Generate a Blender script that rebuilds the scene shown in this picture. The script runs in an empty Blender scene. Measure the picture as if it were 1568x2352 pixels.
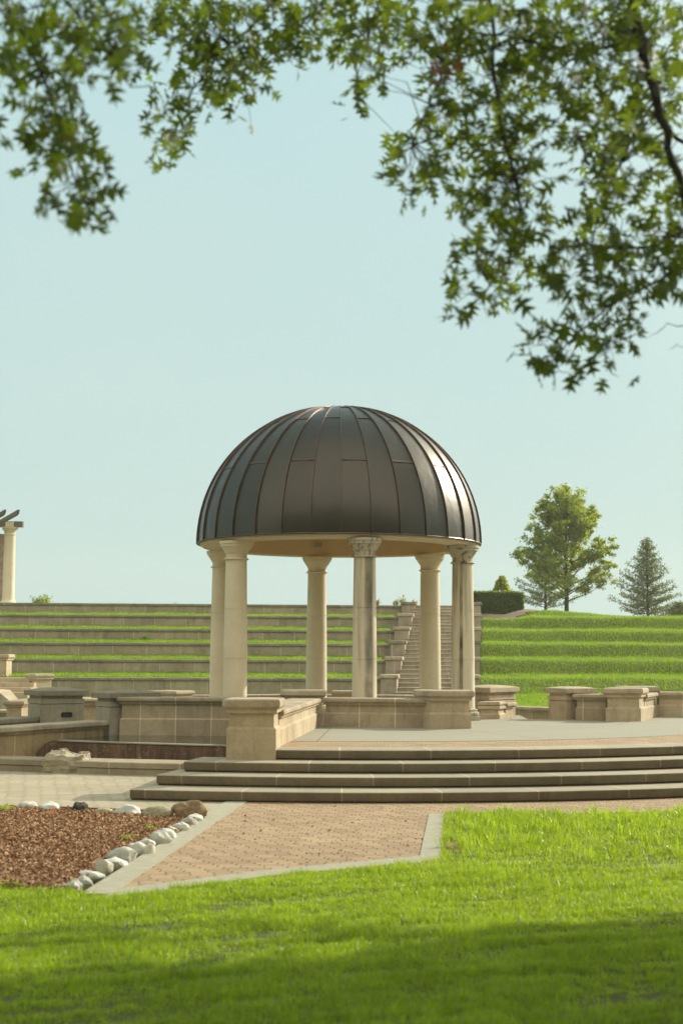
import bpy, bmesh, math, random
import numpy as np
from mathutils import Vector, Matrix, noise
random.seed(7); RNG = np.random.default_rng(11)
PI = math.pi
scene = bpy.context.scene
COL = scene.collection

# ------------------------------------------------------------------ camera
EYE = 1.8
F = 3266.7            # focal length in units of a 1568 x 2352 picture
PITCH = math.atan(330 / F); ROLL = math.radians(0.25)
cam_d = bpy.data.cameras.new('camera'); cam = bpy.data.objects.new('camera', cam_d); COL.objects.link(cam)
cam_d.sensor_fit = 'VERTICAL'; cam_d.sensor_height = 36; cam_d.lens = 50
cam_d.clip_start = 0.1; cam_d.clip_end = 3000
cam.location = (0, 0, EYE)
cam.rotation_euler = (Matrix.Rotation(PI/2 + PITCH, 3, 'X') @ Matrix.Rotation(ROLL, 3, 'Z')).to_euler()
cam_d.dof.use_dof = True; cam_d.dof.focus_distance = 26.5; cam_d.dof.aperture_fstop = 2.2
scene.camera = cam
_CM = Matrix.Rotation(PI/2 + PITCH, 3, 'X') @ Matrix.Rotation(ROLL, 3, 'Z')
def ray(u, v):
    return _CM @ Vector(((u-784)/F, -(v-1176)/F, -1))
def PZ(u, v, z):      # measured point of the photo that lies on level z
    d = ray(u, v); t = (z-EYE)/d.z
    return Vector((d.x*t, d.y*t, z))
def PY(u, v, y):      # measured point of the photo at distance y
    d = ray(u, v); t = y/d.y
    return Vector((d.x*t, y, EYE + d.z*t))

# ------------------------------------------------------------------ objects
def tag(o, label=None, cat=None, group=None, kind=None):
    if label: o['label'] = label
    if cat: o['category'] = cat
    if group: o['group'] = group
    if kind: o['kind'] = kind
    return o
def thing(name, label, cat, loc=(0,0,0), rz=0, group=None):
    o = bpy.data.objects.new(name, None); COL.objects.link(o)
    o.empty_display_size = .2
    o.location = loc; o.rotation_euler = (0,0,rz)
    return tag(o, label, cat, group)
def link(name, me, mat, parent=None, world=True):
    """world=True: vertices are world coordinates although the parent sits elsewhere"""
    o = bpy.data.objects.new(name, me); COL.objects.link(o)
    if mat is not None: me.materials.append(mat)
    if parent is not None:
        o.parent = parent
        if world:
            m = Matrix.Translation(parent_loc(parent)) @ Matrix.Rotation(parent_rz(parent), 4, 'Z')
            me.transform(m.inverted())
    return o
def parent_loc(p):
    while p.parent is not None: p = p.parent
    return p.location
def parent_rz(p):
    while p.parent is not None: p = p.parent
    return p.rotation_euler.z
def smooth(me, ang=40):
    for p in me.polygons: p.use_smooth = True
    me.set_sharp_from_angle(angle=math.radians(ang))
def bm_mesh(bm, name='mesh', sm=None):
    bmesh.ops.recalc_face_normals(bm, faces=bm.faces)
    me = bpy.data.meshes.new(name); bm.to_mesh(me); bm.free()
    if sm: smooth(me, sm)
    return me
def np_mesh(name, verts, faces):
    """verts (n,3) array, faces (m,k) array of equal size polygons"""
    me = bpy.data.meshes.new(name)
    verts = np.asarray(verts, np.float32); faces = np.asarray(faces, np.int32)
    me.vertices.add(len(verts)); me.vertices.foreach_set('co', verts.ravel())
    k = faces.shape[1]
    me.loops.add(faces.size); me.loops.foreach_set('vertex_index', faces.ravel())
    me.polygons.add(len(faces))
    me.polygons.foreach_set('loop_start', np.arange(0, faces.size, k, dtype=np.int32))
    me.update(calc_edges=True); me.validate()
    return me
def ccw(poly):
    a = sum(poly[i][0]*poly[(i+1)%len(poly)][1]-poly[(i+1)%len(poly)][0]*poly[i][1] for i in range(len(poly)))
    return list(poly) if a > 0 else list(reversed(poly))
def offset(poly, d):
    n = len(poly); out = []
    for i in range(n):
        p0, p1, p2 = (Vector(poly[(i+k)%n][:2]) for k in (-1,0,1))
        e1 = (p1-p0).normalized(); e2 = (p2-p1).normalized()
        n1 = Vector((e1.y,-e1.x)); n2 = Vector((e2.y,-e2.x))
        b = n1+n2
        q = p1 + b*(d*2/max(b.length_squared, .3)) if b.length > 1e-6 else p1+n1*d
        out.append((q.x,q.y))
    return out
def prism(bm, poly, z0, z1, off=0, bev=0, taper=0):
    """vertical prism on a plan polygon; bev rounds its upper and lower rim, taper leans the sides in"""
    poly = ccw(poly)
    a = offset(poly, off) if off else poly
    rings = []
    if bev:
        prof = [(z0, -bev*.6), (z0+bev*.7, 0)] + [(z1-bev+bev*math.sin(t), -bev+bev*math.cos(t)) for t in (0, .5, 1.05, 1.5708)]
    else:
        prof = [(z0, 0), (z1, -taper)]
    for z, o in prof:
        r = offset(a, o) if o else a
        rings.append([bm.verts.new((x,y,z)) for x,y in r])
    n = len(poly)
    for r0, r1 in zip(rings, rings[1:]):
        for i in range(n): bm.faces.new((r0[i], r0[(i+1)%n], r1[(i+1)%n], r1[i]))
    bm.faces.new(rings[-1]); bm.faces.new(list(reversed(rings[0])))
def add_uv(me, d, o=(0,0)):
    uv = me.uv_layers.new(name='run')
    for l in me.loops:
        c = me.vertices[l.vertex_index].co
        uv.data[l.index].uv = ((c.x-o[0])*d[0]+(c.y-o[1])*d[1], c.z)
def layer_obj(name, poly, layers, mat, parent, run=None, bevw=0):
    bm = bmesh.new()
    for L in layers: prism(bm, poly, *L)
    me = bm_mesh(bm, name, 32)
    if run is None: run = (1,0)
    add_uv(me, run)
    return link(name, me, mat, parent)
def lathe(bm, prof, cx, cy, n=40, close=False):
    rings = []
    for r, z in prof:
        rings.append([bm.verts.new((cx+r*math.cos(2*PI*i/n), cy+r*math.sin(2*PI*i/n), z)) for i in range(n)])
    for r0, r1 in zip(rings, rings[1:]):
        for i in range(n): bm.faces.new((r0[i], r0[(i+1)%n], r1[(i+1)%n], r1[i]))
    if close:
        bm.faces.new(rings[-1]); bm.faces.new(list(reversed(rings[0])))
def tube(bm, pts, rads, n=8):
    pts = [Vector(p) for p in pts]; rings = []
    up = Vector((.13,.21,.97))
    for i, p in enumerate(pts):
        t = (pts[min(i+1,len(pts)-1)]-pts[max(i-1,0)]).normalized()
        a = t.cross(up)
        if a.length < .1: a = t.cross(Vector((1,0,0)))
        a.normalize(); b = t.cross(a)
        rings.append([bm.verts.new(p+(a*math.cos(2*PI*k/n)+b*math.sin(2*PI*k/n))*rads[i]) for k in range(n)])
    for r0, r1 in zip(rings, rings[1:]):
        for k in range(n): bm.faces.new((r0[k], r0[(k+1)%n], r1[(k+1)%n], r1[k]))
    bm.faces.new(rings[-1]); bm.faces.new(list(reversed(rings[0])))

# ------------------------------------------------------------------ materials
class NT:
    def __init__(s, name, disp=False):
        s.m = bpy.data.materials.new(name); s.m.use_nodes = True
        s.t = s.m.node_tree; s.t.nodes.clear()
        s.out = s.t.nodes.new('ShaderNodeOutputMaterial')
    def n(s, ty, **kw):
        nd = s.t.nodes.new(ty)
        for k, v in kw.items():
            if hasattr(nd, k): setattr(nd, k, v)
            else: nd.inputs[k.replace('_',' ')].default_value = v
        return nd
    def l(s, a, b): s.t.links.new(a, b)
    def math(s, op, a, b=None, c=None, clamp=False):
        nd = s.n('ShaderNodeMath'); nd.operation = op; nd.use_clamp = clamp
        for i, x in enumerate((a, b, c)):
            if x is None: continue
            if isinstance(x, (int, float)): nd.inputs[i].default_value = x
            else: s.l(x, nd.inputs[i])
        return nd.outputs[0]
    def ramp(s, fac, stops, interp='LINEAR'):
        nd = s.n('ShaderNodeValToRGB'); cr = nd.color_ramp; cr.interpolation = interp
        while len(cr.elements) < len(stops): cr.elements.new(.5)
        for e, (p, c) in zip(cr.elements, stops):
            e.position = p; e.color = (*c, 1) if len(c) == 3 else c
        s.l(fac, nd.inputs[0]); return nd.outputs[0]
    def mix(s, fac, a, b, mode='MIX'):
        nd = s.n('ShaderNodeMix'); nd.data_type = 'RGBA'; nd.blend_type = mode
        for sock, x in ((nd.inputs[0], fac), (nd.inputs[6], a), (nd.inputs[7], b)):
            if isinstance(x, (int, float)): sock.default_value = x
            elif isinstance(x, tuple): sock.default_value = (*x, 1)
            else: s.l(x, sock)
        return nd.outputs[2]
    def pos(s): return s.n('ShaderNodeNewGeometry').outputs['Position']
    def obj(s): return s.n('ShaderNodeTexCoord').outputs['Object']
    def mapp(s, v, sc=(1,1,1), rot=(0,0,0), loc=(0,0,0)):
        nd = s.n('ShaderNodeMapping'); nd.inputs['Scale'].default_value = sc; nd.inputs['Rotation'].default_value = rot
        nd.inputs['Location'].default_value = loc; s.l(v, nd.inputs[0]); return nd.outputs[0]
    def noise(s, v, scale, detail=4, rough=.55, dist=0):
        nd = s.n('ShaderNodeTexNoise'); nd.inputs['Scale'].default_value = scale
        nd.inputs['Detail'].default_value = detail; nd.inputs['Roughness'].default_value = rough
        nd.inputs['Distortion'].default_value = dist
        s.l(v, nd.inputs['Vector']); return nd.outputs[0]
    def bump(s, h, strength=.3, dist=.01):
        nd = s.n('ShaderNodeBump'); nd.inputs['Strength'].default_value = strength; nd.inputs['Distance'].default_value = dist
        s.l(h, nd.inputs['Height']); return nd.outputs[0]
    def bsdf(s, col, rough=.85, nrm=None, metal=0, spec=.3):
        nd = s.n('ShaderNodeBsdfPrincipled')
        for k, x in (('Base Color', col), ('Roughness', rough), ('Metallic', metal), ('Specular IOR Level', spec)):
            if isinstance(x, tuple): nd.inputs[k].default_value = (*x, 1)
            elif isinstance(x, (int, float)): nd.inputs[k].default_value = x
            else: s.l(x, nd.inputs[k])
        if nrm is not None: s.l(nrm, nd.inputs['Normal'])
        s.l(nd.outputs[0], s.out.inputs[0]); return nd

def stone(name, a, b, stain=.35, stain_col=(.07,.06,.045), streak=.3, joint=0, jshift=0, joint_col=None, bump=.35, mottling=1.0):
    m = NT(name); P = m.pos()
    n1 = m.noise(P, 1.6, 5, .6); n2 = m.noise(P, 22, 4, .6); n3 = m.noise(m.mapp(P, (6,6,.7)), 1.3, 5, .65, .6)
    base = m.mix(m.ramp(n1, [(.3,(0,0,0)),(.7,(1,1,1))]), a, b)
    base = m.mix(.35*mottling, base, m.ramp(n2, [(.2,(.35,.31,.25)),(.8,(1,1,1))]), 'MULTIPLY')
    # weathering blotches and drips
    blot = m.ramp(m.noise(P, 2.7, 6, .7, .8), [(.48,(0,0,0)),(.72,(1,1,1))])
    base = m.mix(m.math('MULTIPLY', blot, stain), base, stain_col)
    dr = m.ramp(n3, [(.52,(0,0,0)),(.75,(1,1,1))])
    base = m.mix(m.math('MULTIPLY', dr, streak), base, stain_col)
    h = m.math('ADD', n2, m.math('MULTIPLY', m.noise(P, 90, 3, .6), .5))
    if joint:
        uv = m.n('ShaderNodeUVMap'); uv.uv_map = 'run'
        sp = m.n('ShaderNodeSeparateXYZ'); m.l(uv.outputs[0], sp.inputs[0])
        u = m.math('ADD', m.math('DIVIDE', sp.outputs[0], joint), 50+jshift)
        fr = m.math('FRACT', u); dist = m.math('MULTIPLY', m.math('SUBTRACT', .5, m.math('ABSOLUTE', m.math('SUBTRACT', fr, .5))), joint)
        j = m.math('LESS_THAN', dist, .009)
        wn = m.n('ShaderNodeTexWhiteNoise'); wn.noise_dimensions = '1D'; m.l(m.math('FLOOR', u), wn.inputs['W'])
        tone = m.ramp(wn.outputs[0], [(0,(.74,.74,.74)),(1,(1.0,.985,.95))])
        base = m.mix(.8, base, tone, 'MULTIPLY')
        base = m.mix(m.math('MULTIPLY', j, .75), base, joint_col or tuple(c*1.25 for c in a))
        h = m.math('SUBTRACT', h, m.math('MULTIPLY', j, 1.5))
    m.bsdf(base, .88, m.bump(h, bump, .006))
    return m.m
LIME = (.62,.51,.34); LIME2 = (.44,.345,.22)
M = {}
M['stone'] = stone('limestone', LIME, LIME2, .22, streak=.25)
M['stone_j'] = stone('limestone_blocks', LIME, LIME2, .25, streak=.3, joint=.64)
M['coping'] = stone('limestone_coping', (.54,.45,.31), (.38,.30,.195), .45, streak=.15)
M['coping_j'] = stone('coping_blocks', (.54,.45,.31), (.38,.30,.195), .45, streak=.15, joint=1.28)
M['grey_stone'] = stone('weathered_grey_stone', (.42,.375,.27), (.32,.28,.195), .35, streak=.4)
M['dark_cap'] = stone('lichen_dark_coping', (.33,.29,.205), (.21,.19,.13), .5, streak=.2)
M['tread'] = stone('lit_step_tread', (.50,.44,.32), (.42,.36,.25), .15, streak=.1, joint=1.23)  # lighter copy for upward faces; the sunlight on treads is in its colour
M['step'] = stone('shaded_step_stone', (.235,.185,.11), (.165,.125,.07), .35, streak=.35, joint=1.23)  # darker copy for risers; their shade is in the colour, beside the stains
M['terrace'] = stone('terrace_blocks', (.48,.425,.285), (.38,.33,.21), .4, streak=.4, joint=1.1)
M['terrace_cap'] = stone('terrace_coping', (.36,.33,.23), (.22,.20,.13), .5, streak=.1, joint=2.2)
M['stair'] = stone('stair_stone', (.54,.455,.335), (.40,.325,.23), .4, streak=.25, joint=.9)
M['basin'] = stone('stained_basin_stone', (.60,.45,.23), (.44,.31,.15), .35, (.08,.055,.035), .5, joint=1.25)
M['column'] = stone('column_stone', (.74,.65,.47), (.66,.56,.385), .04, streak=.08, mottling=.4, bump=.12)
def stained_column(nm, ang, wid, streak):
    m = NT(nm); P = m.obj()
    n1 = m.noise(P, 2.2, 4); n2 = m.noise(P, 30, 4, .6)
    base = m.mix(n1, (.70,.62,.46), (.60,.52,.37))
    base = m.mix(.2, base, m.ramp(n2, [(.2,(.4,.37,.3)),(.8,(1,1,1))]), 'MULTIPLY')
    st = m.noise(m.mapp(P, (6.5,6.5,.42)), 1.0, 6, .62, .4)
    st2 = m.noise(m.mapp(P, (22,22,.9)), 1.0, 4, .6, .4)
    z = m.n('ShaderNodeSeparateXYZ'); m.l(P, z.inputs[0])
    up = m.math('MULTIPLY', z.outputs[2], .045)          # rainwater marks are strongest below the gutter
    f = m.math('MULTIPLY', m.ramp(m.math('ADD', st, up), [(.55,(0,0,0)),(.72,(1,1,1))]), m.math('ADD', m.math('MULTIPLY', st2, .9), .2), clamp=True)
    base = m.mix(m.math('MULTIPLY', f, .8, clamp=True), base, (.13,.095,.062))
    # one long run of dirty water on one side of the shaft
    cb = m.n('ShaderNodeCombineXYZ'); m.l(z.outputs[0], cb.inputs[0]); m.l(z.outputs[1], cb.inputs[1])
    nv = m.n('ShaderNodeVectorMath'); nv.operation = 'NORMALIZE'; m.l(cb.outputs[0], nv.inputs[0])
    dv = m.n('ShaderNodeVectorMath'); dv.operation = 'DOT_PRODUCT'; m.l(nv.outputs[0], dv.inputs[0]); a = math.radians(ang)
    dv.inputs[1].default_value = (math.cos(a), math.sin(a), 0)
    c = math.cos(math.radians(wid))
    wob = m.math('MULTIPLY', m.math('SUBTRACT', st2, .5), (1-c)*2.2)
    g = m.ramp(m.math('ADD', dv.outputs['Value'], wob), [(c-(1-c)*.8,(0,0,0)),(c+(1-c)*.4,(1,1,1))])
    g = m.math('MULTIPLY', g, m.math('ADD', -.25, m.math('MULTIPLY', m.noise(m.mapp(P,(2,2,1.1)), 1.3, 4), 2.0)), clamp=True)
    base = m.mix(m.math('MULTIPLY', g, streak, clamp=True), base, (.055,.045,.032))
    m.bsdf(base, .8, m.bump(n2, .15, .005)); return m.m
M['column_s'] = stained_column('stained_front_column', -82, 20, .85)
M['column_r'] = stained_column('streaked_right_column', 164, 8, .95)
def rim_stain():
    m = NT('capital_mossy_stone'); P = m.obj()
    n2 = m.noise(P, 30, 4, .6)
    base = m.mix(m.noise(P, 3), (.50,.44,.33), (.40,.35,.25))
    st = m.noise(m.mapp(P, (11,11,3)), 1.0, 5, .7, .9)
    base = m.mix(m.ramp(st, [(.52,(0,0,0)),(.64,(1,1,1))]), base, (.05,.05,.037))
    m.bsdf(base, .8, m.bump(n2, .15, .005)); return m.m
M['capital_s'] = rim_stain()
def plain(name, a, b, rough=.8, sc=12, bump=.1, metal=0, spec=.3):
    m = NT(name); P = m.pos(); n = m.noise(P, sc, 5, .6)
    m.bsdf(m.mix(m.ramp(n, [(.3,(0,0,0)),(.7,(1,1,1))]), a, b), rough, m.bump(n, bump, .005), metal, spec); return m.m
M['plaster'] = plain('ceiling_plaster', (.60,.43,.23), (.56,.40,.215), .8, 3)
M['fascia'] = plain('fascia_paint', (.62,.52,.37), (.55,.45,.31), .6, 6)
M['black'] = plain('black_louvre_metal', (.015,.015,.013), (.03,.03,.025), .4, 40)
M['joint_dark'] = plain('dark_recess', (.03,.027,.02), (.05,.042,.03), .95, 30)
def copper():
    m = NT('aged_copper'); P = m.obj()
    uv = m.n('ShaderNodeUVMap'); uv.uv_map = 'run'
    n1 = m.noise(P, 1.3, 5, .6, .5); n2 = m.noise(m.mapp(P,(5,5,.9)), 2.2, 5, .65)
    wn = m.n('ShaderNodeTexWhiteNoise'); wn.noise_dimensions = '2D'; m.l(uv.outputs[0], wn.inputs['Vector'])
    base = m.mix(n1, (.074,.062,.046), (.058,.061,.054))
    base = m.mix(m.math('MULTIPLY', n2, .4), base, (.11,.10,.085))
    base = m.mix(.7, base, m.ramp(wn.outputs[0], [(0,(.7,.7,.7)),(1,(1.05,1.0,.95))]), 'MULTIPLY')
    rough = m.math('ADD', m.math('MULTIPLY', m.noise(m.mapp(P,(3,3,1)), 2.5, 4), .14), .27)
    m.bsdf(base, rough, m.bump(m.noise(m.mapp(P,(1,1,.6)), 2.1, 3), .22, .06), .97, .5); return m.m
M['copper'] = copper()
M['seam'] = plain('copper_seam', (.10,.065,.042), (.07,.045,.03), .38, 4, .1, .6, .5)
def deck():
    m = NT('deck_concrete'); P = m.pos()
    n1 = m.noise(P, .8, 5, .6); n2 = m.noise(P, 40, 4, .65)
    base = m.mix(n1, (.33,.31,.235), (.285,.265,.195))
    base = m.mix(.3, base, m.ramp(n2, [(.3,(.5,.48,.42)),(.7,(1,1,1))]), 'MULTIPLY')
    # saw cut joints running outwards from the centre of the plaza
    mp = m.mapp(P, (1,1,1), loc=(-CX,-CY,0)); sp = m.n('ShaderNodeSeparateXYZ'); m.l(mp, sp.inputs[0])
    an = m.math('MULTIPLY', m.math('ARCTAN2', sp.outputs[1], sp.outputs[0]), 14/(2*PI))
    d = m.math('ABSOLUTE', m.math('SUBTRACT', m.math('FRACT', m.math('ADD', an, 50.1)), .5))
    ln = m.n('ShaderNodeVectorMath'); ln.operation = 'LENGTH'; cb = m.n('ShaderNodeCombineXYZ')
    m.l(sp.outputs[0], cb.inputs[0]); m.l(sp.outputs[1], cb.inputs[1]); m.l(cb.outputs[0], ln.inputs[0])
    d = m.math('MULTIPLY', m.math('MULTIPLY', d, ln.outputs['Value']), 2*PI/14)
    r2 = m.math('ABSOLUTE', m.math('SUBTRACT', m.math('FRACT', m.math('DIVIDE', ln.outputs['Value'], 2.3)), .5))
    d = m.math('MINIMUM', d, m.math('MULTIPLY', r2, 2.3))
    j = m.math('LESS_THAN', d, .012)
    base = m.mix(m.math('MULTIPLY', j, .7), base, (.12,.085,.06))
    m.bsdf(base, .9, m.bump(n2, .3, .004)); return m.m
def pavers(name, c1, c2, cj, rot=0, w=.2, h=.1, mortar=.006, tone=.5):
    m = NT(name); P = m.pos()
    wob = m.n('ShaderNodeTexNoise'); wob.inputs['Scale'].default_value = 9; m.l(P, wob.inputs['Vector'])
    va = m.n('ShaderNodeVectorMath'); va.operation = 'MULTIPLY_ADD'; m.l(wob.outputs['Color'], va.inputs[0])
    va.inputs[1].default_value = (.022,.022,0); m.l(P, va.inputs[2])
    sp = m.n('ShaderNodeSeparateXYZ'); m.l(m.mapp(va.outputs[0], rot=(0,0,rot)), sp.inputs[0])
    ry = m.math('DIVIDE', sp.outputs[1], h); row = m.math('FLOOR', ry); fy = m.math('FRACT', ry)
    wr = m.n('ShaderNodeTexWhiteNoise'); wr.noise_dimensions = '1D'; m.l(row, wr.inputs['W'])
    ux = m.math('ADD', m.math('DIVIDE', sp.outputs[0], w), m.math('ADD', m.math('MULTIPLY', row, .27), m.math('MULTIPLY', wr.outputs[0], .22)))
    fx = m.math('FRACT', ux)
    ex = m.math('MULTIPLY', m.math('SUBTRACT', .5, m.math('ABSOLUTE', m.math('SUBTRACT', fx, .5))), w)
    ey = m.math('MULTIPLY', m.math('SUBTRACT', .5, m.math('ABSOLUTE', m.math('SUBTRACT', fy, .5))), h)
    jx = m.ramp(ex, [(.0,(1,1,1)),(mortar*1.5,(0,0,0))]); jy = m.ramp(ey, [(.0,(1,1,1)),(mortar*1.3,(0,0,0))])
    jj = m.math('MAXIMUM', m.math('MULTIPLY', jx, 1.0), m.math('MULTIPLY', jy, .62))
    cbv = m.n('ShaderNodeCombineXYZ'); m.l(m.math('FLOOR', ux), cbv.inputs[0]); m.l(row, cbv.inputs[1])
    wb = m.n('ShaderNodeTexWhiteNoise'); wb.noise_dimensions = '2D'; m.l(cbv.outputs[0], wb.inputs['Vector'])
    bcol = m.mix(jj, m.mix(wb.outputs[0], c1, c2), cj)
    n1 = m.noise(P, 1.1, 5, .6); n2 = m.noise(P, 60, 4, .7)
    col = m.mix(.5, bcol, m.ramp(n1, [(.3,(.72,.68,.6)),(.7,(1,1,1))]), 'MULTIPLY')
    col = m.mix(.35, col, m.ramp(n2, [(.25,(.5,.45,.4)),(.7,(1,1,1))]), 'MULTIPLY')
    spk = m.ramp(m.noise(P, 14, 2, .5), [(.76,(0,0,0)),(.8,(1,1,1))])
    col = m.mix(m.math('MULTIPLY', spk, .6), col, (.12,.055,.035))
    hh = m.math('ADD', m.math('MULTIPLY', jj, -1.0), m.math('MULTIPLY', n2, .25))
    m.bsdf(col, .9, m.bump(hh, .6, .01)); return m.m
CX, CY = 0.02, 29.4
M['deck'] = deck()
M['brick'] = pavers('brick_pavers', (.46,.325,.19), (.33,.23,.135), (.10,.06,.035), .05)
M['greypaver'] = pavers('grey_pavers', (.47,.41,.285), (.40,.345,.235), (.22,.18,.125), .28, .24, .12, .007)
M['kerb'] = plain('kerb_concrete', (.375,.345,.25), (.30,.275,.195), .9, 9, .3)
def water():
    m = NT('dark_basin_water'); n = m.noise(m.pos(), 3, 3)
    m.bsdf((.02,.022,.016), .08, m.bump(n, .08, .02), 0, .5); return m.m
M['water'] = water()
def weir():
    m = NT('weir_face'); P = m.pos()
    n = m.noise(m.mapp(P, (7,7,.8)), 1.5, 5, .7, .5)
    base = m.ramp(n, [(.3,(.06,.042,.026)),(.52,(.15,.08,.045)),(.72,(.29,.17,.085))])
    w = m.ramp(m.noise(m.mapp(P,(3,3,6)), 3, 5, .7, 1), [(.58,(0,0,0)),(.64,(1,1,1))])
    base = m.mix(m.math('MULTIPLY', w, .45), base, (.40,.34,.22))
    m.bsdf(base, .6, m.bump(n, .4, .01)); return m.m
M['weir'] = weir()
def leaf_mat(name, cols, trans=.45, tcol=(.22,.34,.03), rough=.5, spread=1.0, patch=None):
    m = NT(name); g = m.n('ShaderNodeNewGeometry')
    r = g.outputs['Random Per Island']
    k = len(cols)
    c = m.ramp(r, [(i/(k-1), cc) for i, cc in enumerate(cols)])
    if patch:
        n = m.noise(g.outputs['Position'], patch[0], 3, .5)
        c = m.mix(m.ramp(n, [(.38,(0,0,0)),(.62,(1,1,1))]), c, patch[1], 'MULTIPLY')
        n = m.noise(g.outputs['Position'], patch[0]*3.3, 3, .6)
        c = m.mix(m.ramp(n, [(.5,(0,0,0)),(.68,(1,1,1))]), c, (.62,.60,.55), 'MULTIPLY')
    bs = m.n('ShaderNodeBsdfPrincipled'); m.l(c, bs.inputs['Base Color']); bs.inputs['Roughness'].default_value = rough
    bs.inputs['Specular IOR Level'].default_value = .5
    tr = m.n('ShaderNodeBsdfTranslucent')
    tc = m.mix(.5, c, tcol)
    m.l(tc, tr.inputs[0])
    mx = m.n('ShaderNodeMixShader'); mx.inputs[0].default_value = trans
    m.l(bs.outputs[0], mx.inputs[1]); m.l(tr.outputs[0], mx.inputs[2]); m.l(mx.outputs[0], m.out.inputs[0])
    return m.m
M['grass'] = leaf_mat('grass_blades', [(.10,.19,.010),(.17,.30,.012),(.24,.39,.016),(.32,.41,.025),(.50,.46,.13)], .5, (.76,.98,.02), .35, patch=(1.7,(.62,.68,.6)))
M['hillgrass'] = leaf_mat('hill_grass_blades', [(.09,.17,.008),(.15,.26,.012),(.22,.34,.018)], .5, (.58,.80,.02), .5, patch=(.6,(.8,.85,.7)))
M['oakleaf'] = leaf_mat('oak_leaves', [(.018,.032,.008),(.034,.058,.011),(.058,.092,.014),(.17,.22,.02)], .46, (.31,.42,.02), .6, patch=(.9,(.62,.72,.7)))
M['treeleaf'] = leaf_mat('tree_leaves', [(.07,.11,.012),(.13,.19,.018),(.24,.30,.025)], .55, (.66,.74,.04), .5)
M['needle'] = leaf_mat('conifer_needles', [(.07,.095,.028),(.10,.13,.035),(.14,.17,.045)], .4, (.32,.38,.08), .6)
M['hedge'] = leaf_mat('hedge_leaves', [(.055,.09,.012),(.08,.13,.016),(.12,.18,.022)], .4, (.40,.55,.03), .45)
M['red'] = leaf_mat('red_petals', [(.45,.05,.03),(.55,.09,.05),(.5,.16,.06)], .4, (.6,.1,.05), .5)
M['pink'] = leaf_mat('rose_petals', [(.55,.22,.17),(.6,.3,.22)], .4, (.6,.3,.2), .5)
M['dead'] = leaf_mat('withered_leaf', [(.20,.07,.035),(.26,.11,.05)], .3, (.35,.12,.05), .7)
M['bark'] = plain('bark', (.06,.05,.038), (.03,.026,.02), .95, 30, .6)
M['chips'] = leaf_mat('bark_chips', [(.17,.07,.025),(.29,.13,.048),(.41,.215,.09),(.58,.39,.205),(.20,.09,.034)], .05, (.2,.1,.05), .8)
M['mulch'] = plain('mulch_bed', (.12,.055,.034), (.07,.035,.022), .95, 40, .6)
M['soil'] = plain('lawn_soil', (.06,.075,.014), (.085,.085,.02), .95, 3, .5)
M['hillsoil'] = plain('hill_turf', (.08,.11,.012), (.11,.14,.018), .95, 5, .5)
M['gravel'] = plain('planting_gravel', (.20,.15,.11), (.32,.25,.19), .95, 25, .7)
M['timber'] = plain('weathered_timber', (.17,.14,.10), (.11,.09,.065), .85, 15, .3)
def rock_mat(name, a, b, c):
    m = NT(name); P = m.pos(); n = m.noise(P, 5, 6, .65); n2 = m.noise(P, 35, 5, .7)
    col = m.ramp(n, [(.3,a),(.55,b),(.75,c)])
    col = m.mix(.25, col, m.ramp(n2, [(.25,(.45,.42,.38)),(.7,(1,1,1))]), 'MULTIPLY')
    m.bsdf(col, .85, m.bump(m.math('ADD', n, m.math('MULTIPLY', n2, .4)), .4, .02)); return m.m
M['rock_w'] = rock_mat('pale_rock', (.52,.52,.46), (.68,.67,.59), (.78,.76,.68))
M['rock_g'] = rock_mat('grey_rock', (.36,.36,.31), (.52,.51,.44), (.66,.64,.56))
M['rock_c'] = rock_mat('cream_rock', (.44,.41,.32), (.60,.57,.46), (.70,.67,.56))
M['rock_y'] = rock_mat('tan_rock', (.28,.24,.14), (.42,.38,.24), (.5,.46,.33))
M['rock_b'] = rock_mat('brown_rock', (.17,.10,.055), (.32,.22,.12), (.52,.44,.30))
M['rock_d'] = rock_mat('dark_rock', (.05,.045,.035), (.10,.085,.065), (.16,.14,.10))
M['boulder'] = rock_mat('ledge_rock', (.30,.25,.17), (.45,.39,.27), (.56,.50,.37))

# ------------------------------------------------------------------ light
SUNV = Vector((.78,.62,0)).normalized(); EL = math.radians(28)
sd = bpy.data.lights.new('sun','SUN'); sd.energy = 3.3; sd.angle = math.radians(.55); sd.color = (1,.94,.82)
so = bpy.data.objects.new('sun', sd); COL.objects.link(so)
D = Vector((SUNV.x*math.cos(EL), SUNV.y*math.cos(EL), math.sin(EL)))
so.rotation_euler = D.to_track_quat('Z','Y').to_euler(); so.location = (20,20,20)
w = bpy.data.worlds.new('World'); scene.world = w; w.use_nodes = True
nt = w.node_tree; nt.nodes.clear()
wo = nt.nodes.new('ShaderNodeOutputWorld'); bg = nt.nodes.new('ShaderNodeBackground'); sky = nt.nodes.new('ShaderNodeTexSky')
sky.sky_type = 'NISHITA'; sky.sun_disc = False; sky.sun_elevation = EL
sky.sun_rotation = math.atan2(SUNV.x, SUNV.y)
sky.air_density = 1.0; sky.dust_density = 4.0; sky.ozone_density = 1.0; sky.altitude = 200
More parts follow.
